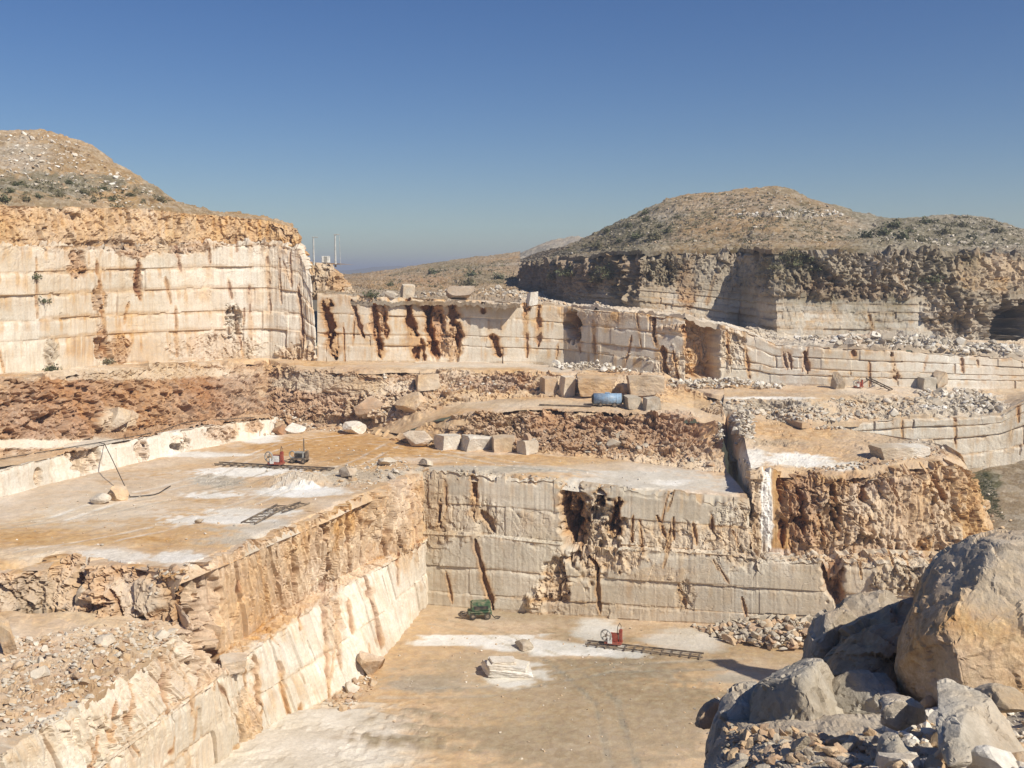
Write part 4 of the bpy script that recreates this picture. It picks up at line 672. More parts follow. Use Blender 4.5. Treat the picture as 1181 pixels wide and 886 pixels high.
def heap(pxpoly, n_one, s_one, n_stuff, s_stuff, pals, label, stuff_label, group, seed, mound=0., name='rubble_stone'):
    """single stones (things) plus the small stuff between them, dropped onto the ground inside a patch of the plan"""
    rs = np.random.default_rng(seed); pp = plan(pxpoly); c = np.mean(pp, 0); R_ = max(np.linalg.norm(np.array(q)-c) for q in pp)
    def ground(x, y):
        g, nn = drop(x, y)
        if g is None or nn[2] < .25: return None
        g = g.copy(); g[2] += mound*max(0, 1-np.linalg.norm(V(x, y)-c)/(R_*.8))*rs.uniform(.2, 1); return g
    for x, y in scatter_points(n_one, pp, rs):
        g = ground(x, y)
        if g is None: continue
        s = rs.uniform(*s_one)*(.75+.6*rs.random()**3); o = link(name, stone_mesh(rs.integers(12), pals[rs.integers(len(pals))]), label=label, cat='stone', group=group)
        o.location = g-V(0, 0, .18*s); o.scale = (s*rs.uniform(.8, 1.4), s*rs.uniform(.7, 1.1), s*rs.uniform(.5, .95)); o.rotation_euler = (rs.normal(0, .35), rs.normal(0, .35), rs.uniform(0, 6.28))
    if not n_stuff: return
    vs_, fs_, m1, m2, off = [], [], [], [], 0
    for x, y in scatter_points(n_stuff, pp, rs):
        g = ground(x, y)
        if g is None: continue
        ti = int(rs.integers(8)); v, f = TPL[ti]; s = s_stuff[0]+(s_stuff[1]-s_stuff[0])*rs.random()**2.2; k = int(rs.integers(len(pals))); mk, mk2 = small_masks(ti, pals[k], int(rs.integers(3))); mk2 = mk2.copy()
        mk2[:, 2] = mk2[:, 2]*.5+.5*rs.random()
        v = (v*[s*rs.uniform(.8, 1.5), s*rs.uniform(.7, 1.1), s*rs.uniform(.4, .9)])@rotm(rs).T+g-V(0, 0, .12*s)
        vs_.append(v); fs_.append(f+off); m1.append(mk); m2.append(mk2); off += len(v)
    if vs_: link('rubble', mk_mesh('rubble', np.concatenate(vs_), np.concatenate(fs_), MR, np.concatenate(m1), np.concatenate(m2)), kind='stuff', label=stuff_label)
heap([(795,722),(860,716),(960,722),(1010,735),(1000,752),(900,752),(840,742)], 45, (.7, 1.3), 900, (.2, .75), ['pale', 'grey', 'grey', 'ochre', 'red'], 'broken stone of the rubble heap along the foot of the grey back wall', 'small rubble filling the heap at the foot of the grey back wall', 'stones heaped at the foot of the back wall', 301, mound=1.6)
heap([(826,512),(830,488),(850,478),(872,492),(870,512)], 26, (.6, 1.1), 300, (.2, .6), ['white', 'pale', 'grey'], 'pale stone in the pile behind the white corner of the bluff', 'small pale rubble in the pile behind the white corner of the bluff', 'stones piled behind the bluff corner', 302, mound=1.5)
heap([(5,735),(120,722),(225,722),(205,745),(120,800),(40,845),(0,850)], 55, (.35, .8), 1300, (.08, .38), ['pale', 'ochre', 'pale', 'red'], 'loose stone on the rubble shelf at the lower left', 'small loose rubble over the shelf at the lower left', 'stones on the lower left shelf', 303)
heap([(374,812),(392,792),(425,776),(440,784),(425,800),(400,820)], 16, (.4, .9), 160, (.1, .4), ['ochre', 'pale', 'red'], 'tan stone in the small pile at the foot of the sunlit left wall', 'small rubble at the foot of the sunlit left wall', 'stones at the foot of the left wall', 304)
heap([(815,862),(850,845),(960,848),(1010,846),(1020,886),(1000,910),(840,910)], 22, (.14, .4), 1900, (.03, .16), ['ochre', 'ochre', 'grey', 'red'], 'small brown stone on the ground between the foreground boulders', 'fine rubble on the ground between the foreground boulders', 'small stones between the foreground boulders', 305)
heap([(1040,800),(1120,790),(1200,800),(1200,900),(1000,905)], 40, (.14, .42), 1500, (.03, .16), ['pale', 'white', 'ochre', 'pale'], 'small pale stone around the long slab at the bottom right', 'fine pale rubble around the long slab at the bottom right', 'small stones around the long slab', 306)
heap([(632,423),(660,412),(760,420),(755,430),(650,427)], 10, (.6, 1.2), 260, (.2, .7), ['white', 'pale', 'grey'], 'pale stone in the low heap at the foot of the long middle wall', 'small pale rubble at the foot of the long middle wall', 'stones at the foot of the middle wall', 307, mound=1.0)
heap([(768,446),(772,438),(830,437),(905,441),(900,449),(830,449)], 14, (.5, 1.0), 420, (.2, .7), ['white', 'pale', 'grey'], 'white stone in the long low heap below the deep niche', 'white rubble spread below the deep niche', 'stones below the niche', 308, mound=.9)
heap([(818,466),(860,462),(930,470),(1000,490),(985,497),(930,491),(880,481)], 24, (.5, 1.2), 620, (.1, .6), ['pale', 'pale', 'grey', 'ochre'], 'grey-white stone on the spoil bank beside the right-hand haul road', 'grey-white rubble on the spoil bank beside the right-hand haul road', 'stones on the spoil bank', 309)
heap([(1055,452),(1120,447),(1150,462),(1160,474),(1090,478),(1060,470)], 22, (.6, 1.3), 500, (.2, .7), ['white', 'pale', 'grey'], 'pale broken slab tipped down the bank under the right far wall', 'pale rubble tipped down the bank under the right far wall', 'slabs on the right bank', 310)
heap([(960,460),(1050,458),(1060,478),(980,481)], 8, (.5, .9), 350, (.15, .55), ['pale', 'grey', 'ochre'], 'grey stone on the bank below the small red machine', 'grey rubble on the bank below the small red machine', 'stones below the small red machine', 311)
heap([(590,505),(640,495),(700,500),(800,520),(825,540),(760,534),(690,525),(620,521)], 18, (.5, 1.2), 420, (.1, .5), ['grey', 'red', 'red', 'ochre'], 'stone lying on the red-brown bank behind the middle bench', 'rubble over the red-brown bank behind the middle bench', 'stones on the red-brown bank', 312)
heap([(470,540),(560,544),(700,560),(700,566),(560,550),(480,546)], 8, (.35, .7), 160, (.08, .3), ['grey', 'pale', 'ochre'], 'stone at the brink of the grey back wall', 'small rubble along the brink of the grey back wall', 'stones on the brink of the back wall', 313)
heap([(385,560),(400,535),(470,532),(475,545),(420,566)], 12, (.4, 1.0), 220, (.1, .4), ['grey', 'pale', 'ochre'], 'stone on the corner of the bench above the left wall', 'small rubble on the corner of the bench above the left wall', 'stones on the bench corner', 314)
heap([(300,490),(330,470),(420,470),(480,475),(440,492),(360,495)], 14, (.5, 1.1), 400, (.15, .5), ['red', 'ochre', 'pale'], 'rust-stained stone on the brown slope behind the bench saw', 'rust-stained rubble on the brown slope behind the bench saw', 'stones on the brown slope', 315)
heap([(400,440),(560,435),(620,448),(560,455),(480,462),(420,460)], 8, (.5, 1.0), 420, (.12, .45), ['red', 'ochre', 'pale'], 'stone on the red bank under the middle wall road', 'rubble over the red bank under the middle wall road', 'stones on the red bank', 316)
heap([(1000,530),(1090,518),(1120,540),(1130,600),(1080,640),(1160,640),(1170,600),(1110,525)], 6, (.4, .8), 200, (.1, .4), ['ochre', 'grey', 'pale'], 'tan stone on the dirt slope right of the bluff', 'tan rubble on the dirt slope right of the bluff', 'stones on the dirt slope', 317)
heap([(895,644),(1000,648),(1100,650),(1130,638),(1050,640),(940,640)], 10, (.4, .8), 420, (.12, .45), ['red', 'ochre', 'ochre'], 'rusty stone at the foot of the ochre bluff', 'rusty rubble along the foot of the ochre bluff', 'stones at the foot of the bluff', 318)
heap([(395,342),(500,341),(620,346),(700,354),(690,350),(600,340),(480,338)], 8, (.6, 1.4), 500, (.2, .8), ['pale', 'grey', 'ochre'], 'stone on the top edge of the middle wall', 'rubble along the top edge of the middle wall', 'stones on top of the middle wall', 319)
heap([(900,392),(1000,393),(1100,395),(1181,400),(1181,412),(1060,404),(960,399)], 10, (.8, 1.5), 700, (.2, .9), ['grey', 'pale', 'white'], 'grey-white stone on the terrace under the far right wall', 'grey-white rubble on the terrace under the far right wall', 'stones on the far terrace', 320, mound=.8)
heap([(500,705),(800,722),(870,790),(800,880),(560,880),(400,830),(440,780)], 0, (1, 1), 420, (.03, .22), ['pale', 'ochre', 'grey'], '', 'scattered chips of stone on the pit floor', '', 330)
heap([(10,640),(20,590),(200,540),(330,510),(470,515),(700,535),(850,560),(720,556),(500,538),(400,560),(300,612),(200,640)], 0, (1, 1), 520, (.03, .24), ['pale', 'white', 'ochre', 'grey'], '', 'scattered chips of stone on the middle bench', '', 331)
for k, (poly, lab, n, pal) in enumerate([([(0,205),(0,155),(60,155),(100,170),(150,205),(200,238),(120,235)], 'pale rubble strewn on the left spoil mound', 520, ['white', 'pale', 'ochre', 'pale']),
        ([(640,295),(740,250),(850,218),(960,240),(1000,255),(1000,282),(850,285),(700,292)], 'pale rubble strewn on the large right spoil hill', 600, ['pale', 'grey', 'ochre', 'grey', 'dark']),
        ([(850,248),(920,243),(975,248),(970,252),(900,251)], 'line of pale rubble along the terrace of the right spoil hill', 260, ['white', 'pale']),
        ([(1000,255),(1060,252),(1140,249),(1181,268),(1181,288),(1010,284)], 'grey rubble covering the far right spoil hill', 600, ['grey', 'pale', 'grey', 'dark'])]):
    heap(poly, 0, (1, 1), n, (.14, .62) if k < 2 else (.18, .8), pal, '', lab, '', 340+k)
heap([(905,543),(980,545),(1040,533),(1096,527),(1085,517),(1040,522),(980,535)], 14, (.35, .9), 380, (.08, .4), ['ochre', 'red', 'pale'], 'rusty stone along the brow of the ochre bluff', 'rusty rubble along the brow of the ochre bluff', 'stones on the brow of the bluff', 321)
# ------------------------------------------------------------------ single blocks and boulders on the benches
for a in [
    ('boulder', 482, 515, 36, 18, 'faceted tan boulder at the left end of the row behind the bench', 401, 0, None, (.35, .05, .2, .1)),
    ('stone_block', 516, 518.5, 32, 17, 'small pale sawn block, second from the left in the row behind the bench', 402, 1, .45, (.1, 0, .2, .2)),
    ('stone_block', 549, 519.5, 42, 18, 'longest pale sawn block of the row behind the bench', 403, 1, .55, (.0, 0, .2, .25)),
    ('boulder', 581, 521, 28, 18, 'ochre boulder between two pale blocks of the row behind the bench', 404, 1, .2, (.5, .05, .2, .0)),
    ('stone_block', 608, 524, 26, 17, 'pale block at the right end of the row behind the bench', 405, 1, .6, (.15, .05, .25, .1)),
    ('stone_block', 655, 458, 19, 25, 'upright cream block standing left of the blue tank', 406, 1, .3, (.3, .0, .05, .1)),
    ('stone_block', 633, 456, 22, 22, 'rusty squared block leaning behind the upright cream block', 407, 1, .5, (.4, .3, .2, .0)),
    ('stone_block', 690, 455, 50, 22, 'long orange-brown block in the bank right behind the blue tank', 408, 1, .1, (.65, .12, .1, .0)),
    ('stone_block', 745, 456, 42, 24, 'broad tan block in the bank behind the two grey blocks', 409, 1, .1, (.5, .02, .1, .05)),
    ('stone_block', 730, 472, 22, 16, 'grey block right beside the blue tank', 410, 1, .35, (.15, .1, .6, .0)),
    ('stone_block', 752, 473, 22, 15, 'grey block with a pale edge, second right of the blue tank', 411, 1, .3, (.2, .08, .5, .05)),
    ('boulder', 967, 449, 17, 21, 'brown boulder standing alone on the bench left of the small red machine', 412, 0, None, (.35, .1, .35, .0)),
    ('stone_block', 1070, 449, 19, 14, 'grey slab block on the right bench, left of a tan one', 413, 1, .3, (.05, .0, .55, .05)),
    ('boulder', 1086, 448, 18, 21, 'tan boulder on the right bench against a grey slab block', 414, 0, None, (.4, .05, .25, .0)),
    ('stone_block', 1030, 529, 46, 14, 'tan slab at the brow of the bluff, left of the white slab', 415, 1, .2, (.35, .05, .3, .0)),
    ('stone_block', 1055, 527, 36, 13, 'white slab at the brow of the bluff', 416, 1, .15, (.05, .0, .08, .35)),
    ('boulder', 341, 500, 26, 12, 'white boulder behind the bench saw at the foot of the brown slope', 417, 0, None, (.0, .0, .1, .5)),
    ('boulder', 408, 501, 28, 14, 'white pointed boulder at the edge of the haul road', 418, 0, None, (.05, .0, .1, .4)),
    ('boulder', 322, 502, 16, 12, 'dark red boulder at the end of the low white step', 419, 0, None, (.2, .8, .1, .0)),
    ('boulder', 473, 479, 38, 26, 'big ochre boulder on the haul road bend', 420, 0, None, (.55, .08, .1, .05)),
    ('boulder', 430, 487, 46, 30, 'big rust-brown boulder left of the ochre one on the road bend', 421, 0, None, (.45, .4, .15, .0)),
    ('stone_block', 492, 451, 30, 20, 'yellowish squared block on the slope under the middle wall', 422, 1, .2, (.5, .0, .05, .05)),
    ('boulder', 129, 500, 38, 31, 'rounded tan boulder in the red bank above the low white step', 423, 0, None, (.45, .02, .15, .05)),
    ('boulder', 114, 582, 24, 13, 'pale broken rock on the bench by the fallen hose', 424, 0, None, (.2, .02, .2, .2)),
    ('boulder', 134, 578, 26, 18, 'ochre lump of rock on the bench right beside the fallen hose', 425, 0, None, (.65, .02, .0, .05)),
    ('boulder', 229, 604, 10, 6, 'small dark stone alone on the white dusted bench', 426, 0, None, (.2, .2, .6, .0)),
    ('boulder', 400, 553, 22, 14, 'brown rock at the right end of the white dust streak on the bench', 428, 0, None, (.3, .1, .3, .1)),
    ('boulder', 427, 782, 33, 28, 'reddish-tan boulder leaning on the foot of the left pit wall', 429, 0, None, (.5, .15, .05, .1)),
    ('boulder', 604, 750, 22, 11, 'flat grey-brown stone on the white dust strip of the pit floor', 430, 0, None, (.25, .1, .5, .0)),
    ('boulder', 4, 757, 26, 46, 'ochre boulder cut by the left edge on the stony shelf', 431, 0, None, (.6, .1, .1, .0)),
    ('stone_block', 268, 776, 34, 18, 'pinkish fallen block on the ledge at the foot of the ochre face', 432, 1, .4, (.3, .15, .1, .15)),
    ('boulder', 98, 706, 20, 30, 'pale broken rock wedged in the dark cleft of the bench front', 433, 0, None, (.3, .05, .2, .1)),
    ('stone_block', 470, 344, 18, 17, 'tan squared block on top of the middle wall', 434, 1, .4, (.3, .0, .2, .05)),
    ('boulder', 531, 346, 34, 17, 'brown mound of rock on top of the middle wall', 435, 0, None, (.3, .3, .35, .0)),
    ('boulder', 451, 344, 16, 9, 'low grey boulder on top of the middle wall beside the tan block', 436, 0, None, (.15, .02, .4, .1)),
    ('stone_block', 614, 352, 14, 16, 'small white block perched at the brink of the middle wall', 437, 1, .2, (.0, .0, .1, .4)),
    ('boulder', 875, 738, 26, 15, 'rust-brown boulder in the heap at the foot of the back wall', 438, 0, None, (.5, .4, .1, .0)),
    ('boulder', 930, 726, 30, 20, 'pale grey boulder at the right end of the heap at the back wall', 439, 0, None, (.1, .0, .3, .2)),
    ('boulder', 120, 745, 26, 12, 'broad pale stone in the middle of the stony shelf', 440, 0, None, (.25, .05, .15, .15)),
    ('boulder', 445, 538, 22, 10, 'low pale boulder at the corner of the bench', 441, 0, None, (.15, .02, .3, .1)),
    ('boulder', 490, 538, 18, 9, 'tan stone at the brink in front of the row of blocks', 442, 0, None, (.3, .05, .3, .05)),
    ]:
    boulder(a[0], *a[1:5], a[5], a[6], blocky=a[7], yaw=a[8], mask=a[9], cat='stone block' if a[0] == 'stone_block' else 'boulder', group='sawn blocks in a row behind the bench' if a[6] in (402, 403, 405) else None, n=5 if a[3] > 30 else 4)
# slab pile on the pit floor: white layered slab
p = hit(585, 777); dist = (p-CAM)@V(0, cP, -sP); w = 58*dist/F
e = bpy.data.objects.new('slab_pile', None); COL.objects.link(e); e.location = p; e['label'] = 'flat white slab of layered rock on a patch of white dust on the pit floor'; e['category'] = 'stone slab'
for k, (sx, sy, h, z, x, ya) in enumerate([(1, .62, .8, -.15, 0, .1), (.86, .5, .5, .5, .1, .0), (.55, .36, .3, .92, -.4, .3)]):
    v, f = rock_shape(460+k, 4, blocky=1, noise=.09); v = (v-V(0, 0, .5)*0)*[w*sx, w*sy, h]
    q = v.copy(); q[:, 0] = v[:, 0]*math.cos(ya)-v[:, 1]*math.sin(ya)+x; q[:, 1] = v[:, 0]*math.sin(ya)+v[:, 1]*math.cos(ya); q[:, 2] += z-.12*q[:, 0]
    mk, mk2 = rock_masks(q, 460+k, .05, .02, .15, .45, amp=.5, fr=.9); link('slab', mk_mesh('slab', q, f, MR, mk, mk2), parent=e)
# ================================================================== MACHINES
class MB:
    def __init__(s): s.bm = bmesh.new()
    def box(s, c, d, rz=0, rx=0, ry=0, bev=.03):
        from mathutils import Matrix, Euler
        t = bmesh.new(); bmesh.ops.create_cube(t, size=1); bmesh.ops.scale(t, vec=d, verts=t.verts)
        if bev: bmesh.ops.bevel(t, geom=t.edges[:], offset=min(bev, min(d)*.3), segments=2, affect='EDGES')
        bmesh.ops.transform(t, matrix=Matrix.Translation(c)@Euler((rx, ry, rz)).to_matrix().to_4x4(), verts=t.verts); s.add(t); return s
    def add(s, t):
        m = bpy.data.meshes.new('tmp'); t.to_mesh(m); t.free(); s.bm.from_mesh(m); bpy.data.meshes.remove(m)
    def rod(s, a, b, r, r2=None, seg=12):
        a, b = Vector(a), Vector(b); d = b-a; t = bmesh.new()
        bmesh.ops.create_cone(t, cap_ends=True, segments=seg, radius1=r, radius2=r if r2 is None else r2, depth=d.length)
        bmesh.ops.transform(t, matrix=__import__('mathutils').Matrix.Translation((a+b)/2)@d.to_track_quat('Z', 'Y').to_matrix().to_4x4(), verts=t.verts); s.add(t); return s
    def tube(s, pts, r, seg=8):
        pts = [Vector(q) for q in pts]; rings = []
        for i, q in enumerate(pts):
            d = (pts[min(i+1, len(pts)-1)]-pts[max(i-1, 0)]).normalized(); u = d.cross(Vector((0, 0, 1)));
            u = u.normalized() if u.length > .05 else Vector((1, 0, 0)); w_ = d.cross(u)
            rings.append([s.bm.verts.new(q+r*(math.cos(t*6.283/seg)*u+math.sin(t*6.283/seg)*w_)) for t in range(seg)])
        for A, B in zip(rings, rings[1:]):
            for t in range(seg): s.bm.faces.new((A[t], A[(t+1) % seg], B[(t+1) % seg], B[t]))
        s.bm.faces.new(rings[0]); s.bm.faces.new(rings[-1]); return s
    def ring(s, c, axis, R, r, seg=24):
        axis = Vector(axis).normalized(); u = axis.orthogonal().normalized(); w_ = axis.cross(u); c = Vector(c); g = []
        for i in range(seg):
            a = i*6.2832/seg; d = math.cos(a)*u+math.sin(a)*w_
            g.append([s.bm.verts.new(c+d*(R+r*math.cos(t*1.0472))+axis*r*math.sin(t*1.0472)) for t in range(6)])
        for i in range(seg):
            for t in range(6): s.bm.faces.new((g[i][t], g[(i+1) % seg][t], g[(i+1) % seg][(t+1) % 6], g[i][(t+1) % 6]))
        return s
    def build(s, name, mat, parent=None, **k):
        bmesh.ops.recalc_face_normals(s.bm, faces=s.bm.faces[:]); me = bpy.data.meshes.new(name); s.bm.to_mesh(me); s.bm.free(); me.materials.append(mat)
        return link(name, me, parent, **k)
def thing(name, label, cat, loc, rz=0, group=None, scale=1):
    o = bpy.data.objects.new(name, None); COL.objects.link(o); o.location = loc; o.rotation_euler = (0, 0, rz); o.scale = (scale,)*3
    o['label'] = label; o['category'] = cat
    if group: o['group'] = group
    return o
def wheel(parent, c, R, w_, axis=(0, 1, 0)):
    c, ax = Vector(c), Vector(axis)
    t = MB().rod(c-ax*w_/2, c+ax*w_/2, R, seg=20).build('wheel', M_DARK, parent); MB().rod(c-ax*(w_/2+.02), c+ax*(w_/2+.02), R*.5, seg=14).build('rim', M_STEEL, t)
# green compressor on the pit floor
t = thing('compressor', 'green compressor cabinet on a wheeled chassis near the back wall of the pit', 'compressor', Z(553, 714, 0.0)+V(0, .3, .02), .12, None, .88)
MB().box((.1, 0, 1.35), (2.1, 1.2, .95), bev=.12).build('hood', M_GREEN, t)
MB().box((.1, -.62, 1.28), (1.5, .06, .34), bev=.01).build('louvre_panel', M_DARK, t)
MB().box((0, 0, .68), (2.5, 1.3, .36), bev=.05).box((.1, -.72, .86), (2.2, .24, .05), bev=.01).build('chassis', M_GREEN, t)
for sx in (-.75, .8):
    for sy in (-.6, .6): wheel(t, (sx, sy, .34), .34, .2)
MB().rod((-1.2, 0, .6), (-2.3, -.1, .45), .05).rod((-1.2, .35, .6), (-2.3, -.1, .45), .04).rod((-1.2, -.4, .6), (-2.3, -.1, .45), .04).build('tow_bar', M_STEEL, t)
MB().ring((-1.75, -.1, .5), (.3, 1, .1), .34, .05).ring((-1.8, .02, .5), (.2, 1, .2), .31, .05).ring((-1.72, -.22, .52), (.3, 1, 0), .28, .05).build('hose_coil', M_STEEL, t)
MB().rod((.7, .1, 1.8), (.7, .1, 2.05), .06).build('exhaust_pipe', M_STEEL, t)
MB().tube([(1.2, -.5, .5), (1.6, -.7, .12), (2.0, -.5, .06), (2.2, -.1, .05), (1.8, .1, .06), (1.6, -.2, .08)], .05).build('hose', M_DARK, t)
# wire saws on their rail tracks
def track(a, b, width, label, group=None):
    a, b = np.array(a), np.array(b); d = b-a; L = np.linalg.norm(d); o = thing('rail_track', label, 'rail track', (a+b)/2, math.atan2(d[1], d[0]), group)
    ry = -math.asin(d[2]/L)
    for s_ in (-1, 1): MB().box((0, s_*width/2, .16), (L, .09, .14), ry=ry, bev=.01).build('rail', M_STEEL, o)
    m = MB(); n = max(3, int(L/.75))
    for i in range(n): x = -L/2+.25+(L-.5)*i/(n-1); m.box((x, 0, .06-math.tan(ry)*x), (.12, width+.35, .09), bev=.01)
    m.build('sleepers', M_STEEL, o); return o
def wire_saw(loc, rz, label, red=True, group='diamond wire saws', scale=.78):
    t = thing('wire_saw', label, 'wire saw', loc, rz, group, scale)
    MB().box((0, 0, .42), (1.9, 1.1, .28), bev=.04).build('carriage', M_RED, t)
    for sx in (-.7, .7):
        for sy in (-.45, .45): MB().rod((sx, sy-.05, .3), (sx, sy+.05, .3), .14, seg=14).build('wheel', M_STEEL, t)
    fw = MB().ring((-.75, -.5, 1.25), (.25, 1, 0), .62, .08, 28)
    for k in range(5): fw.rod((-.75, -.5, 1.25), (-.75+.6*math.cos(k*1.2566)*.97, -.5-.6*math.cos(k*1.2566)*.24, 1.25+.6*math.sin(k*1.2566)), .045)
    f = fw.build('flywheel', M_GREY, t); MB().rod((-.75, -.68, 1.25), (-.75, -.2, 1.25), .13).build('hub', M_STEEL, f)
    MB().box((.1, .0, .95), (.8, .7, .8), bev=.06).build('motor', M_RED if red else M_WHITE, t)
    MB().box((.15, -.05, 1.42), (1.2, .2, .12), bev=.02).build('crossbar', M_RED, t)
    MB().box((.78, .0, 1.15), (.34, .5, 1.5), bev=.05).build('control_cabinet', M_RED, t)
    MB().box((-.3, -.62, .75), (.5, .08, .7), bev=.02).build('guard', M_WHITE, t)
    MB().tube([(.78, .1, 1.85), (.8, .15, 2.3), (.6, .3, 2.5), (.3, .7, 1.9), (.2, 1.2, .2)], .035).build('cable', M_DARK, t)
    return t
ta, tb = Z(676, 743, .0), Z(811, 758, .0)
track(ta, tb, .9, 'long steel rail track on the pit floor running right from the white dust strip')
q = ta+(tb-ta)*.24; wire_saw(q+V(0, 0, .15), math.atan2(tb[1]-ta[1], tb[0]-ta[0]), 'red wire saw on rails at the end of the white dust strip in the pit')
ga, gb = hit(250, 536), hit(384, 543)
track(ga, gb, .9, 'rail track lying across the middle bench under the bench saw')
q = ga+(gb-ga)*.52; wire_saw(q+V(0, 0, .15), math.atan2(gb[1]-ga[1], gb[0]-ga[0]), 'red and white wire saw on the middle bench left of the dark mast machine', red=False)
# dark drilling machine with a mast
t = thing('drill_rig', 'dark grey machine with an upright mast on the middle bench right of the saw', 'drill rig', hit(345, 534), -.1, None, .8)
MB().box((0, 0, .55), (2.0, 1.2, .25), bev=.04).build('chassis', M_STEEL, t)
MB().box((.1, 0, 1.05), (1.2, .9, .8), bev=.08).build('engine_cover', M_GREY, t)
MB().box((.1, -.48, 1.05), (.9, .05, .5), bev=.01).build('grille', M_DARK, t)
MB().ring((-.75, -.3, 1.1), (.2, 1, 0), .42, .08).ring((-.75, -.15, 1.1), (.2, 1, 0), .42, .08).build('hose_reel', M_GREY, t)
MB().box((.62, .1, 1.9), (.14, .14, 2.4), bev=.02).build('mast', M_STEEL, t)
MB().box((1.05, 0, 1.0), (.3, .7, 1.1), bev=.05).build('fuel_tank', M_STEEL, t)
for sx in (-.7, .75):
    for sy in (-.62, .62): wheel(t, (sx, sy, .3), .3, .18)
MB().rod((-1, 0, .5), (-2, -.1, .25), .06).build('tow_bar', M_STEEL, t)
# loose lattice track frames
def frame_section(a, b, width, label, z=0):
    o = thing('track_frame', label, 'steel frame', (a+b)/2, math.atan2((b-a)[1], (b-a)[0]), 'loose steel track frames on the bench'); L = np.linalg.norm(b-a)
    for s_ in (-1, 1): MB().box((0, s_*width/2, .12), (L, .08, .12), bev=.01).build('rail', M_STEEL, o)
    m = MB(); n = int(L/.8)
    for i in range(n): m.box((-L/2+.3+(L-.6)*i/(n-1), 0, .1), (.07, width, .07), bev=.01)
    for i in range(n-1): x = -L/2+.3+(L-.6)*i/(n-1); m.rod((x, -width/2, .1), (x+(L-.6)/(n-1), width/2, .1), .025)
    m.build('cross_bars', M_STEEL, o)
frame_section(hit(286, 605), hit(327, 584), 1.1, 'near ladder-like steel frame lying on the bench edge'); frame_section(hit(320, 592), hit(352, 581), .9, 'far ladder-like steel frame lying on white dust behind the near one')
# blue tank trailer
t = thing('water_bowser', 'blue rounded water tank on wheels parked beside the upper haul road', 'tank trailer', hit(701, 470)+V(0, .6, 0), -.04, None, .9)
m = MB(); m.rod((-1.75, 0, 1.0), (1.75, 0, 1.0), .72, seg=28); tk = m.build('tank', M_BLUE, t)
for pol in tk.data.polygons: pol.use_smooth = len(pol.vertices) == 4
MB().rod((1.74, 0, 1.0), (1.98, 0, 1.0), .7, .45, 28).rod((-1.98, 0, 1.0), (-1.74, 0, 1.0), .45, .7, 28).build('end_cap', M_DARK, t)
for x in (-1.1, 0, 1.1): MB().ring((x, 0, 1.0), (1, 0, 0), .725, .025, 28).build('band', M_BLUE, t)
MB().box((0, 0, 1.76), (.6, .5, .14), bev=.03).build('hatch', M_BLUE, t)
MB().box((0, 0, .36), (3.7, 1.0, .14), bev=.02).build('chassis', M_STEEL, t)
for sx in (-.9, .9):
    for sy in (-.55, .55): wheel(t, (sx, sy, .3), .32, .2)
MB().rod((-1.8, 0, .36), (-3.0, 0, .25), .06).build('tow_bar', M_STEEL, t)
a, b = hit(622, 468), hit(682, 470)
MB().tube([a+(b-a)*k/8+V(0, 0, .12) for k in range(9)], .09).build('pipe', M_STEEL, label='long steel pipe lying left of the blue tank', cat='pipe')
# machines on the right bench
a, b = hit(996, 447), hit(1026, 449)
track(hit(1000, 446)+V(0, 0, .9), hit(1028, 451), .8, 'short steel track tilted on the bench at the right, under the small dark engine')
wire_saw(hit(990, 448), .1, 'small red wire saw standing on the right bench before the pale far wall', scale=.55)
t = thing('engine_unit', 'small dark engine on a frame right of the red saw on the right bench', 'engine', hit(1016, 445)+V(0, .8, 0), .1, None, .8)
MB().box((0, 0, 1.0), (1.5, .8, .6), bev=.05).build('engine_block', M_STEEL, t); MB().box((0, 0, .4), (1.8, .9, .12), bev=.02).build('frame', M_DARK, t)
for x in (-.5, .1, .6): MB().rod((x, 0, 1.3), (x, 0, 1.75), .06).build('pipe', M_DARK, t)
for sx in (-.7, .7): MB().rod((sx, 0, 0), (sx, 0, .4), .08).build('leg', M_STEEL, t)
# hoses on the left
def hose(pxs, r, label, sag=0., lift=.1, name='hose'):
    pts = []
    for (x0, y0), (x1, y1) in zip(pxs, pxs[1:]):
        n = max(2, int(math.hypot(x1-x0, y1-y0)/6))
        for k in range(n):
            h = hit(x0+(x1-x0)*k/n, y0+(y1-y0)*k/n)
            if h is not None: pts.append(h)
    pts = [q+V(0, 0, lift) for q in pts]; A = np.array(pts)
    for _ in range(2): A[1:-1] = (A[:-2]+A[1:-1]*2+A[2:])/4
    MB().tube(A, r).build(name, M_HOSE, label=label, cat=name)
hose([(-40, 540), (0, 531), (60, 521), (125, 510), (180, 500), (215, 488), (300, 482)], .04, 'black hose running along the top of the low white step', lift=.12, name='hose')
c0, c1, c2_ = hit(122, 513)+V(0, -.3, .15), hit(150, 574)+V(0, 0, .08), hit(128, 512)
MB().tube([c0+V(-.6, .2, .05), c0, c0+(c1-c0)*.35+V(0, -.1, .15), c0+(c1-c0)*.7+V(0, -.05, .05), c1], .04).build('hose', M_HOSE, label='black hose hanging down from the low white step to the bench', cat='hose')
hose([(150, 574), (165, 573), (184, 571), (190, 564), (203, 559)], .05, 'thin black hose lying loose on the bench beside the ochre lump', lift=.06)
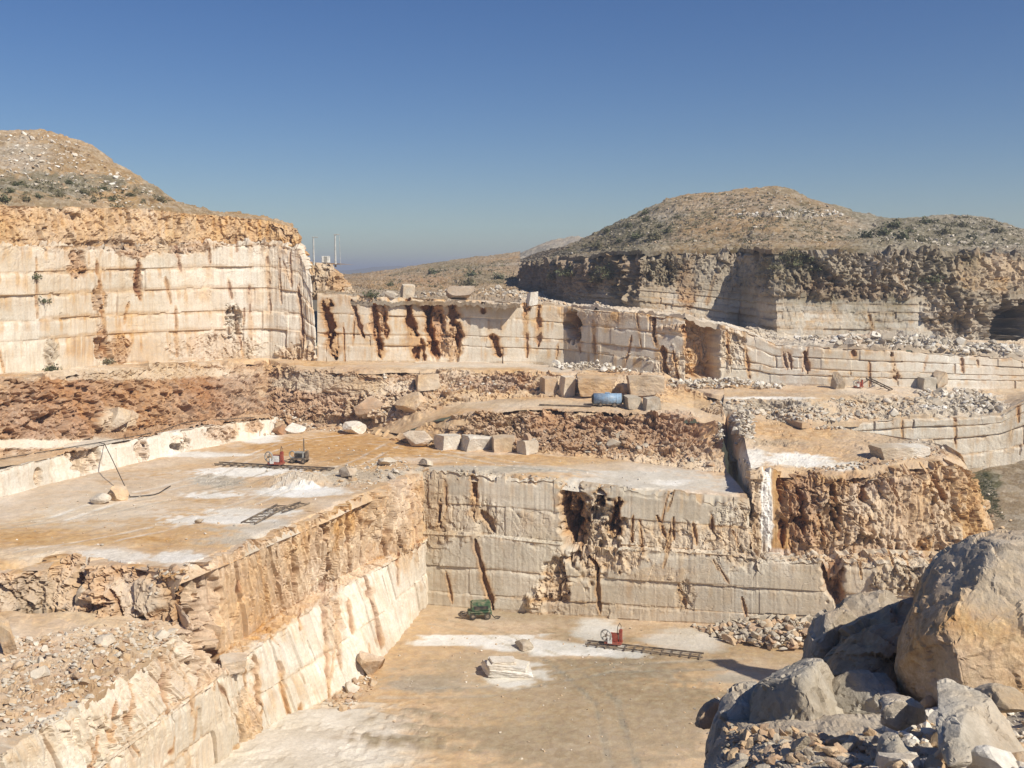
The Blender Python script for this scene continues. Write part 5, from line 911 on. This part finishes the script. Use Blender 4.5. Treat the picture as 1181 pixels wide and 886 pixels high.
# lamp poles and cabinet above the middle wall
for k, (x, y, h, lab) in enumerate([(362, 303, 30, 'short pale pole on the ochre outcrop beside the cliff end'), (387, 305, 34, 'tall pale lamp pole on the right brink of the ochre outcrop')]):
    p = hit(x, y+1); p = p if p is not None and p[1] < 190 else D(x, y, 153); d = (p-CAM)@V(0, cP, -sP); H_ = h*d/F
    t = thing('lamp_pole', lab, 'pole', p, 0, 'poles on the outcrop'); MB().rod((0, 0, -.4), (0, 0, H_), .16, .10).build('pole', M_POLE, t); MB().box((.25, 0, H_), (.9, .22, .14), bev=.03).build('lamp_head', M_POLE, t)
    if k: MB().rod((.75, .2, -.3), (.6, .1, H_*.97), .035).build('cable', M_POLE, t)
p = D(376, 303.5, 153); t = thing('cabinet', 'small white cabinet between the two poles on the outcrop', 'cabinet', p); MB().box((0, 0, .55), (1.2, .6, 1.0), bev=.04).build('body', M_WHITE, t); MB().box((0, -.31, .55), (.5, .03, .85), bev=.005).build('door', M_GREY, t)
# ================================================================== SCRUB
def leaves(n, rs, r, h, size, up=.3):
    d = rs.normal(size=(n, 3)); d /= np.linalg.norm(d, axis=1)[:, None]; d[:, 2] = np.abs(d[:, 2]); c = d*(rs.random((n, 1))**.5)*[r, r, h]; c *= 1+.3*np.sin(c[:, :1]*5+c[:, 1:2]*4)
    a = rs.normal(size=(n, 3)); a /= np.linalg.norm(a, axis=1)[:, None]; b = np.cross(a, rs.normal(size=(n, 3))); b /= np.linalg.norm(b, axis=1)[:, None]; s = size*rs.uniform(.5, 1.3, (n, 1))
    v = np.stack([c-a*s, c+b*s*.5, c+a*s, c-b*s*.5], 1).reshape(-1, 3); return v, np.arange(4*n).reshape(n, 4)
rs = np.random.default_rng(77); SHR = []
for k in range(5):
    v, f = leaves(240, rs, .9, .8, .16); SHR.append(mk_mesh('foliage', v, f, M_LEAF if k < 3 else M_LEAFD))
stemm = MB(); [stemm.rod((0, 0, -.2), (.4*math.cos(a), .4*math.sin(a), .5), .03, .015, 6) for a in (0, 1.3, 2.5, 3.8, 5)]; stm = stemm.build('stems', M_TWIG); STM = stm.data; bpy.data.objects.remove(stm)
def shrub(px, py, s, label, group, k):
    p = hit(px, py)
    if p is None or p[1] > 420: return
    t = thing('shrub', label, 'shrub', p, rs.uniform(0, 6), group); t.scale = (s, s, s*rs.uniform(.7, 1.1)); link('foliage', SHR[k % 5], t); link('stems', STM, t)
SH = [([(12,222),(20,214),(45,228),(70,226),(95,223),(108,233),(130,231),(150,226),(30,231),(60,218),(5,232),(80,212),(120,219),(165,232),(185,232)], 'olive bush on the flank of the left spoil mound', 'bushes on the left spoil mound', (.4, .9)),
      ([(700,268),(725,262),(745,255),(760,262),(780,252),(735,275),(715,280),(770,268),(690,285),(755,276),(745,247)], 'dark green bush on the left flank of the large right hill', 'bushes on the right hill', (.9, 1.8)),
      ([(1030,262),(1050,268),(1070,258),(1090,270),(1110,262),(1040,276),(1000,274),(1120,275),(1060,279),(1150,268),(1020,271)], 'dark green bush on the far right spoil hill', 'bushes on the far right hill', (.9, 1.8)),
      ([(905,300),(918,306),(930,302),(893,310),(912,296),(1048,318),(1075,325),(940,312)], 'green bush on the ledge of the far right wall', 'bushes on the far wall ledge', (1.0, 2.0)),
      ([(685,318),(700,314),(655,318),(640,322),(690,326),(705,322)], 'dark bush at the top of the shadowed far wall', 'bushes on the shadowed wall', (1.2, 2.2)),
      ([(500,316),(545,318),(575,322),(592,322),(540,330),(450,330)], 'olive bush on the slope behind the middle wall', 'bushes behind the middle wall', (1.2, 2.4))]
for pts, lab, grp, (a, b) in SH:
    for k, (x, y) in enumerate(pts): shrub(x, y, rs.uniform(a, b), lab, grp, k)
shrub(131, 405, 0, '', '', 0) if False else None
for k, (x, y, s, lab) in enumerate([(41, 322, .8, 'dark tuft of scrub growing high on the pale left cliff'), (50, 349, .8, 'small dry tuft of scrub on a ledge of the left cliff'), (60, 428, 1.0, 'dry bush at the foot of the left cliff by its brown cleft'), (122, 419, 1.0, 'low grey-green bush at the foot of the left cliff'), (350, 280, 1.0, 'dark bush clinging to the end of the left cliff'), (428, 343, 1.3, 'green bush on top of the middle wall beside a pale block')]):
    shrub(x, y, s, lab, None, k)
def scrub(poly, n, label, seed, size=.45, mat=None):
    r2 = np.random.default_rng(seed); pp = plan(poly); vs_, fs_, off = [], [], 0
    for x, y in scatter_points(n, pp, r2):
        g, nn = drop(x, y)
        if g is None: continue
        v, f = leaves(26, r2, .6, .35, .14); v = v*size*2*r2.uniform(.5, 1.5)+g; vs_.append(v); fs_.append(f+off); off += len(v)
    link('scrub', mk_mesh('scrub', np.concatenate(vs_), np.concatenate(fs_), mat or M_LEAFD), kind='stuff', label=label)
scrub([(1112,545),(1135,540),(1150,570),(1158,600),(1140,592),(1122,570)], 700, 'green patch of grass and weeds on the dirt slope right of the bluff', 501, .13, M_LEAF)
scrub([(650,290),(740,248),(850,222),(960,245),(1000,275),(850,284),(700,288)], 900, 'dry grass and scrub scattered over the right spoil hill', 502, .4)
scrub([(1000,272),(1060,253),(1140,250),(1181,268),(1181,286),(1010,284)], 500, 'dry scrub scattered over the far right spoil hill', 503, .42)
scrub([(0,205),(60,205),(150,215),(215,240),(120,236),(0,232)], 140, 'dry grass on the lower flank of the left spoil mound', 504, .4)
scrub([(420,336),(540,330),(600,320),(590,300),(520,306),(430,322)], 220, 'olive scrub over the slope behind the middle wall', 505, .6)
# ================================================================== CAMERA, SKY, SUN, AIR
cam = bpy.data.cameras.new('camera'); co = bpy.data.objects.new('camera', cam); COL.objects.link(co)
cam.sensor_width = 36; cam.lens = 36*F/1181; cam.clip_end = 20000; cam.clip_start = .1
co.location = CAM; co.rotation_euler = (math.pi/2-PIT, 0, 0); sc.camera = co
SUN = Vector((.55, -.47, .69)).normalized()
el = math.asin(SUN.z); az = math.atan2(SUN.x, SUN.y)
sl = bpy.data.lights.new('sun', 'SUN'); sl.energy = 4.3; sl.angle = math.radians(.5); sl.color = (1, .925, .79)
so = bpy.data.objects.new('sun', sl); COL.objects.link(so); so.rotation_euler = (-SUN).to_track_quat('-Z', 'Y').to_euler()
w = bpy.data.worlds.new('World'); sc.world = w; w.use_nodes = True; nt = w.node_tree
sk = nt.nodes.new('ShaderNodeTexSky'); sk.sky_type = 'NISHITA'; sk.sun_disc = False; sk.sun_elevation = el; sk.sun_rotation = az
sk.air_density = 1.0; sk.dust_density = .25; sk.ozone_density = 4.0; sk.altitude = 200
bg = nt.nodes['Background']; hs = nt.nodes.new('ShaderNodeHueSaturation'); hs.inputs['Saturation'].default_value = 1.24; hs.inputs['Hue'].default_value = .512; nt.links.new(sk.outputs[0], hs.inputs['Color']); nt.links.new(hs.outputs[0], bg.inputs[0]); bg.inputs[1].default_value = .062
vs = sc.view_settings; vs.view_transform = 'Standard'; vs.look = 'None'; vs.exposure = .33; vs.gamma = 1; vs.use_curve_mapping = False

bm = bmesh.new(); bmesh.ops.create_cube(bm, size=1); me = bpy.data.meshes.new('haze'); bm.to_mesh(me); bm.free()
hz = bpy.data.materials.new('haze_air'); hz.use_nodes = True; nt = hz.node_tree; nt.nodes.remove(nt.nodes['Principled BSDF'])
pv = nt.nodes.new('ShaderNodeVolumePrincipled'); pv.inputs['Color'].default_value = (.80, .86, 1, 1); pv.inputs['Density'].default_value = .00055; pv.inputs['Anisotropy'].default_value = .2
nt.links.new(pv.outputs[0], nt.nodes['Material Output'].inputs['Volume']); me.materials.append(hz)
ho = link('haze', me, kind='stuff', label='thin pale blue haze in the air over the whole quarry'); ho.scale = (18000, 18000, 78); ho.location = (0, 0, 37.5)
